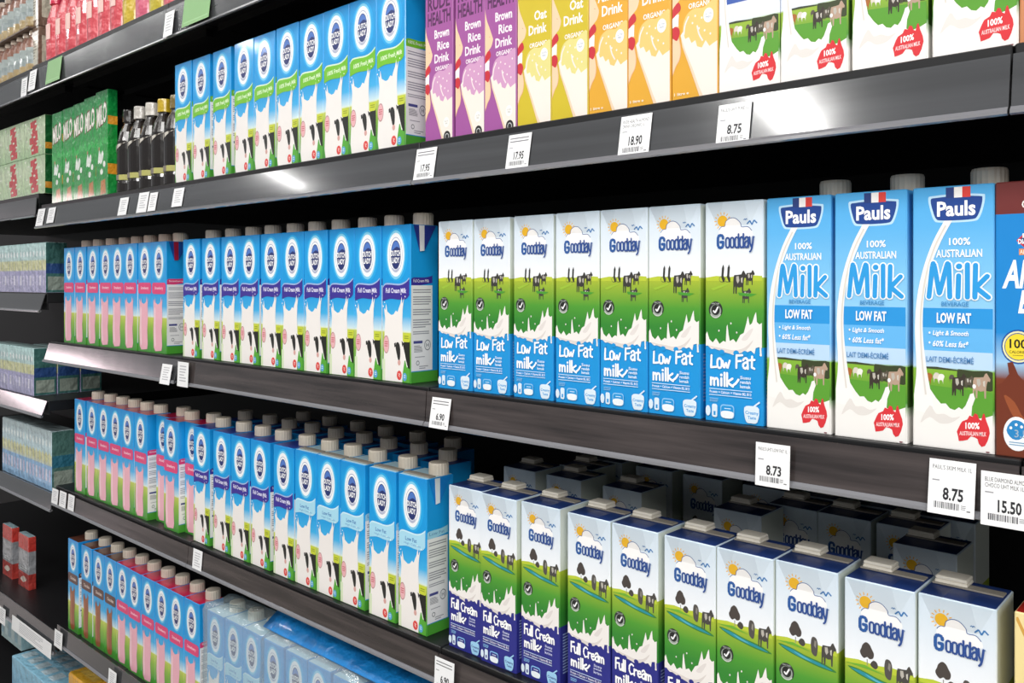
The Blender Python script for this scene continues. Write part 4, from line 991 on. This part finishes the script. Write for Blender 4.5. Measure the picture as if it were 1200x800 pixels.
RG = redgreen().mesh('drink_carton', M_WRAP); proto = None
xr = wx(52, PA)
for c in range(3):
    for tier in range(2):
        o = link('drink_carton', RG) if proto is None else copy_tree(proto); proto = proto or o
        o.location = (xr - .1315 * c - .0655, PA + .001, LZ[1] + .0003 + .0855 * tier)
        tag(o, '%s pale green carton with red characters from the right, %s tier, left bay' % (ORD[c], ('lower', 'upper')[tier]), 'drink carton', 'pale green cartons with red characters')
def multi(name, W, D, Hh, cols, side, seed):
    """film wrapped block of small cartons: bands of colour with thin upright gaps"""
    r = random.Random(seed); p = Print(W, D, Hh); p.body(cols, cols[0][1], .002); p.on('front')
    n = 8
    for i in range(n):
        u = (i + .5) / n
        p.poly([(u - .05, .42), (u - .02, .36), (u + .03, .40), (u + .05, .52), (u, .56), (u - .04, .53)], '#d9d8a8' if i % 2 else '#cfcf98')
        p.rect(u + .055, u + .062, .08, .97, '#7f8aa0'); p.ell(u, .22, .035, .06, '#e6f0f0', 10); p.rect(u - .035, u + .03, .66, .86, '#c4c0dc' if i % 3 else '#dcd9ea')
    p.on('right'); p.rect(0, 1, 0, 1, side[0]).up(); p.rect(0, 1, .42, .62, side[1]); p.rect(.1, .9, .68, .95, '#8f9a90')
    return p.mesh(name, M_WRAP)
lil = [(0, '#bcdedd'), (.34, '#b9d5d2'), (.36, '#cfd2a4'), (.54, '#cdd0a8'), (.57, '#a9a6cc'), (1, '#b4b0d2')]
blu = [(0, '#cfe2e6'), (.40, '#c2dbe2'), (.42, '#cdd1b4'), (.58, '#c9d0bc'), (.60, '#8fb8e0'), (1, '#9cc4e8')]
for (px, yp, li, hh, depth, cols, lab) in ((53, 0.0, 2, .112, .045, lil, 'teal, cream and lilac multipack %s, higher matching shelf'), (39, .014, 3, .110, .05, lil, 'teal, cream and lilac multipack %s, bright railed shelf'), (60, .028, 4, .135, .05, blu, 'pale blue and white multipack %s, left bay')):
    me = multi('drink_multipack', .165, depth, hh, cols, ('#3f6a66', '#2c4a7e') if li < 4 else ('#4d726c', '#2f6a80'), li)
    xr = wx(px, yp)
    for k in range(2):
        o = link('drink_multipack', me, None, (xr - .0835 - .167 * k, yp + .001, LZ[li] + .0003)); tag(o, lab % ('nearest the bay end', 'at the left picture edge')[k], 'multipack', 'film wrapped multipacks in the left bay')
    if li == 3:
        for k in range(2):
            o = link('drink_multipack', me, None, (xr - .0835, yp + .053 + .052 * k, LZ[li] + .0003)); tag(o, 'teal, cream and lilac multipack standing %s behind the front one' % ('right', 'further')[k], 'multipack', 'film wrapped multipacks in the left bay')
# two red packs, set back on the half empty shelf
p = Print(.074, .018, .135); p.body([(0, '#c9453c'), (.27, '#c43a34'), (.28, '#8d8f94'), (.70, '#9a9ca0'), (.71, '#a83a34'), (1, '#b84038')], '#a8c4cc').on('front')
p.rect(.1, .9, .30, .66, '#a6a8ac').up(); p.lines(.2, .8, .60, .68, 2, '#d8d8d8'); p.poly(spline([(.2, .86), (.5, .78), (.8, .82), (.5, .90)], 3, True), '#d9c9bc');
me = p.mesh('drink_carton', M_WRAP)
yb = PD + .045
for k, (px, lab) in enumerate(((21.5, 'right one of two red and grey drink cartons on the half empty shelf'), (3, 'red and grey drink carton cut by the left picture edge, beside its twin'))):
    o = link('drink_carton', me, None, (wx(px, yb) + .0375, yb, LZ[5] + .0003)); tag(o, lab, 'drink carton', 'red and grey drink cartons')
p = Print(.15, .05, .12); p.body([(0, '#a8c8d0'), (.4, '#8fb4c0'), (1, '#9ab8bc')], '#a8d4e8').on('front')
for i in range(6): p.rect((i + .1) / 6, (i + .9) / 6, .1, .9, '#b4cdd2' if i % 2 else '#7fa6b8')
me = p.mesh('drink_multipack', M_WRAP); x = wx(25, PD + .03)
o = link('drink_multipack', me, None, (x - .076, PD + .03, zl + .0835)); tag(o, 'grey blue film wrapped pack, upper one at the bottom left corner', 'multipack', 'pale blue packs at bottom left')
p = Print(.24, .16, .083); p.body([(0, '#8cc8e4'), (1, '#6fb0d4')], '#9ad2ec').on('top')
for i in range(5):
    for j in range(3): p.rect(.05 + i * .19, .18 + i * .19, .1 + j * .3, .3 + j * .3, '#d3e9f3')
o = link('drink_multipack', p.mesh('drink_multipack', M_WRAP), None, (wx(58, PD + .01) - .12, PD + .006, zl + .0003)); tag(o, 'wide sky blue pack with white squares lying under the grey blue one', 'multipack', 'pale blue packs at bottom left')

p = Print(.11, .09, .062); p.body([(0, '#e8a92c'), (.5, '#e2a024'), (1, '#d8921c')], '#efb838', .002).on('front'); p.rect(.1, .9, .3, .7, '#f2d27a').on('top'); p.rect(.15, .85, .2, .8, '#f0c860')
zy = zz(-.786, PD + .02)
m = p.mesh('snack_pack', M_WRAP); o = link('snack_pack', m, None, (wx(80, PD + .02) + .056, PD + .02, zl + .0003)); o.scale = (1, 1, (zy - zl) / .062); tag(o, 'yellow pack on the low shelf below the chocolate milk, bottom picture edge', 'snack pack')

# ------------------------------------------------------------------ price tags in the rails
def price_tag(w, h, price, l1=None, l2=None, small=False):
    p = Print(w, .0005, h); p.body([(0, '#f1f1f2'), (1, '#f1f1f2')], '#f1f1f2', .0001); p.on('front')
    dark = '#3c3c40'
    if l1: p.text(l1, .08, .92, .10, .18, dark, .0)
    if l2: p.text(l2, .08, .80, .21, .29, dark, .0)
    if not l1 and not small: p.lines(.08, .90, .10, .28, 2, '#77777b', .35)
    if not small: p.lines(.08, .24, .37, .42, 1, '#9a9a9e', .5)
    if price: p.text(price, .32, .76, .50, .735, '#2a2a2e', .03)
    r = random.Random(str(price))
    if not small:
        u = .14
        while u < .68:
            wd = r.choice((.01, .018, .028)); p.rect(u, u + wd, .77, .89, '#55555a'); u += wd + r.choice((.012, .02))
        p.lines(.72, .82, .79, .88, 3, '#8a8a8e'); p.rect(.84, .92, .87, .895, '#77777b')
    else: p.lines(.2, .8, .15, .85, 6, '#b9b9bd', .4, 3)
    return p.mesh('price_tag', M_PRINT)
def hang(x0, x1, y0, y1, rail, mesh_args, label, group, name='price_tag', me=None):
    yp, kt, kb, fwd = rail
    yf = yp - .012
    xa, za = wp(x0, y0, yf); xb, _ = wp(x1, y0, yf); _, zb = wp(x0, y1, yf - fwd)
    w, h = xb - xa, za - zb
    zt, zbot = zz(kt, yf), zz(kb, yf - fwd)
    tilt = math.atan2(fwd * 1.15, zt - zbot)
    tb = max(0.0, (zt - zb) / (zt - zbot)); tt = max(0.0, (zt - za) / (zt - zbot))
    y_b = yf - fwd * tb if tb <= 1 else yf - fwd - .0036
    y_t = yf - fwd * tt
    if tb > 1.03: y_t = min(y_t, y_b + fwd * .6)
    m = me or price_tag(w, h, *mesh_args)
    o = link(name, m, None, ((xa + xb) / 2, y_b - .0014 - .0005, zb), (math.atan2(y_b - y_t, h) * 1.0, 0, 0))
    tag(o, label, 'price tag' if name == 'price_tag' else 'shelf card', group); return o
RA, RB, RC, RDD, RT = (PA, .1590, .1178, .0076), (PB, -.1270, -.1672, .003), (PC, -.4285, -.4625, .003), (PD, -.7055, -.7455, .003), (PT, .4605, .4105, .006)
hang(490.5, 514, 175, 212, RA, ('17.95',), 'white price tag reading 17.95 at the first purple rice drink', 'price tags with readable prices')
hang(598.5, 625, 158.5, 199, RA, ('17.95',), 'white price tag reading 17.95 under the olive oat drink', 'price tags with readable prices')
hang(730, 766, 137, 185, RA, ('18.90', 'RUDE HEALTH ALMOND', 'DRINK ORGANIC 1L'), 'white price tag reading 18.90 on the upper shelf rail', 'price tags with readable prices')
hang(844.5, 883, 123.5, 172, RA, ('8.75', "PAUL'S UHT PURE 1L"), 'white price tag reading 8.75 on the upper shelf rail', 'price tags with readable prices')
hang(508.5, 530.5, 464, 500, RB, ('6.90',), 'white price tag reading 6.90 under the first sky blue based carton', 'price tags with readable prices')
hang(890, 930, 516, 566.5, RB, ('8.73', "PAUL'S UHT LOW FAT 1L"), 'white price tag reading 8.73 on the middle shelf rail', 'price tags with readable prices')
hang(1090.5, 1145, 535, 598, RB, ('8.75', "PAUL'S SKIM MILK 1L"), 'white price tag reading 8.75 on the middle shelf rail', 'price tags with readable prices')
hang(1152.5, 1216, 549, 612, RB, ('15.50', 'BLUE DIAMOND ALMOND', 'CHOCO UHT MILK 1L'), 'white price tag reading 15.50 under the almond drink, right picture edge', 'price tags with readable prices')
hang(514.5, 537, 766, 806, RC, ('6.90',), 'white price tag reading 6.90 on the lower shelf rail', 'price tags with readable prices')
sm = ('', None, None, True)
def small(x0, x1, y0, y1, rail, label): hang(x0, x1, y0, y1, rail, sm, label, 'small blank looking tags on the rails')
small(46.5, 54.5, 245, 265, RA, 'small pale tag at the left end of the upper shelf rail')
small(59, 67, 243.5, 261, RA, 'small pale tag second from the left end of the upper shelf rail')
small(143, 153, 232, 252, RA, 'small pale tag under the first black bottle')
small(165, 176.5, 226, 249, RA, 'small pale tag under the black bottles, left of a close pair')
small(178, 187, 226, 247, RA, 'small pale tag under the black bottles, right of a close pair')
small(206, 218, 221, 242, RA, 'small pale tag under the first green banded carton')
small(197, 208.5, 425, 450, (PB, -.1270, -.1672, .0105), 'small pale tag left of the joint in the middle shelf rail')
small(213, 225.5, 423, 452, RB, 'small pale tag right of the joint in the middle shelf rail')
small(62.5, 69.5, 571, 589, RC, 'leftmost of three small tags at the end of the lower shelf rail')
small(71.5, 79, 574, 593, RC, 'middle one of three small tags at the end of the lower shelf rail')
small(81.5, 88.5, 578, 597, RC, 'rightmost of three small tags at the end of the lower shelf rail')
small(228, 238.5, 641.5, 667, RC, 'small pale tag on the lower shelf rail under the purple banded cartons')
small(68, 77, 735, 756, RDD, 'small pale tag at the left end of the bottom shelf rail')
small(131.5, 140.5, 781, 803, RDD, 'small pale tag on the bottom shelf rail at the picture bottom')
small(36.5, 44.5, 84, 106, RT, 'small pale tag at the left end of the top shelf rail')
small(196, 206.5, 16, 43, RT, 'small pale tag on the top shelf rail beside the wide green card')
def greencard(w, h):
    p = Print(w, .0005, h); p.body([(0, '#86b378'), (1, '#86b378')], '#86b378', .0001); p.on('front').rect(.05, .95, .86, .9, '#9cc48e'); return p.mesh('shelf_card', M_PRINT)
hang(57, 74, 79, 98, RT, None, 'narrow green card in the top shelf rail above the green packs', 'green shelf cards', 'shelf_card', greencard(.075, .048))
hang(218, 249, 1, 31, RT, None, 'wide green card in the top shelf rail at the upper picture edge', 'green shelf cards', 'shelf_card', greencard(.085, .048))
RL0, RL5 = (-.038, .457, .410, .003), (.035, -.7240, -.7730, .003)
small(27, 33.5, 93, 114, RL0, 'small pale tag at the rail end under the small brown bottles')
small(2.5, 10, 708, 728, RL5, 'small pale tag on the rail of the half empty shelf')
hang(18, 64, 719, 737, RL5, sm, 'long pale label strip on the rail of the half empty shelf', 'small blank looking tags on the rails')
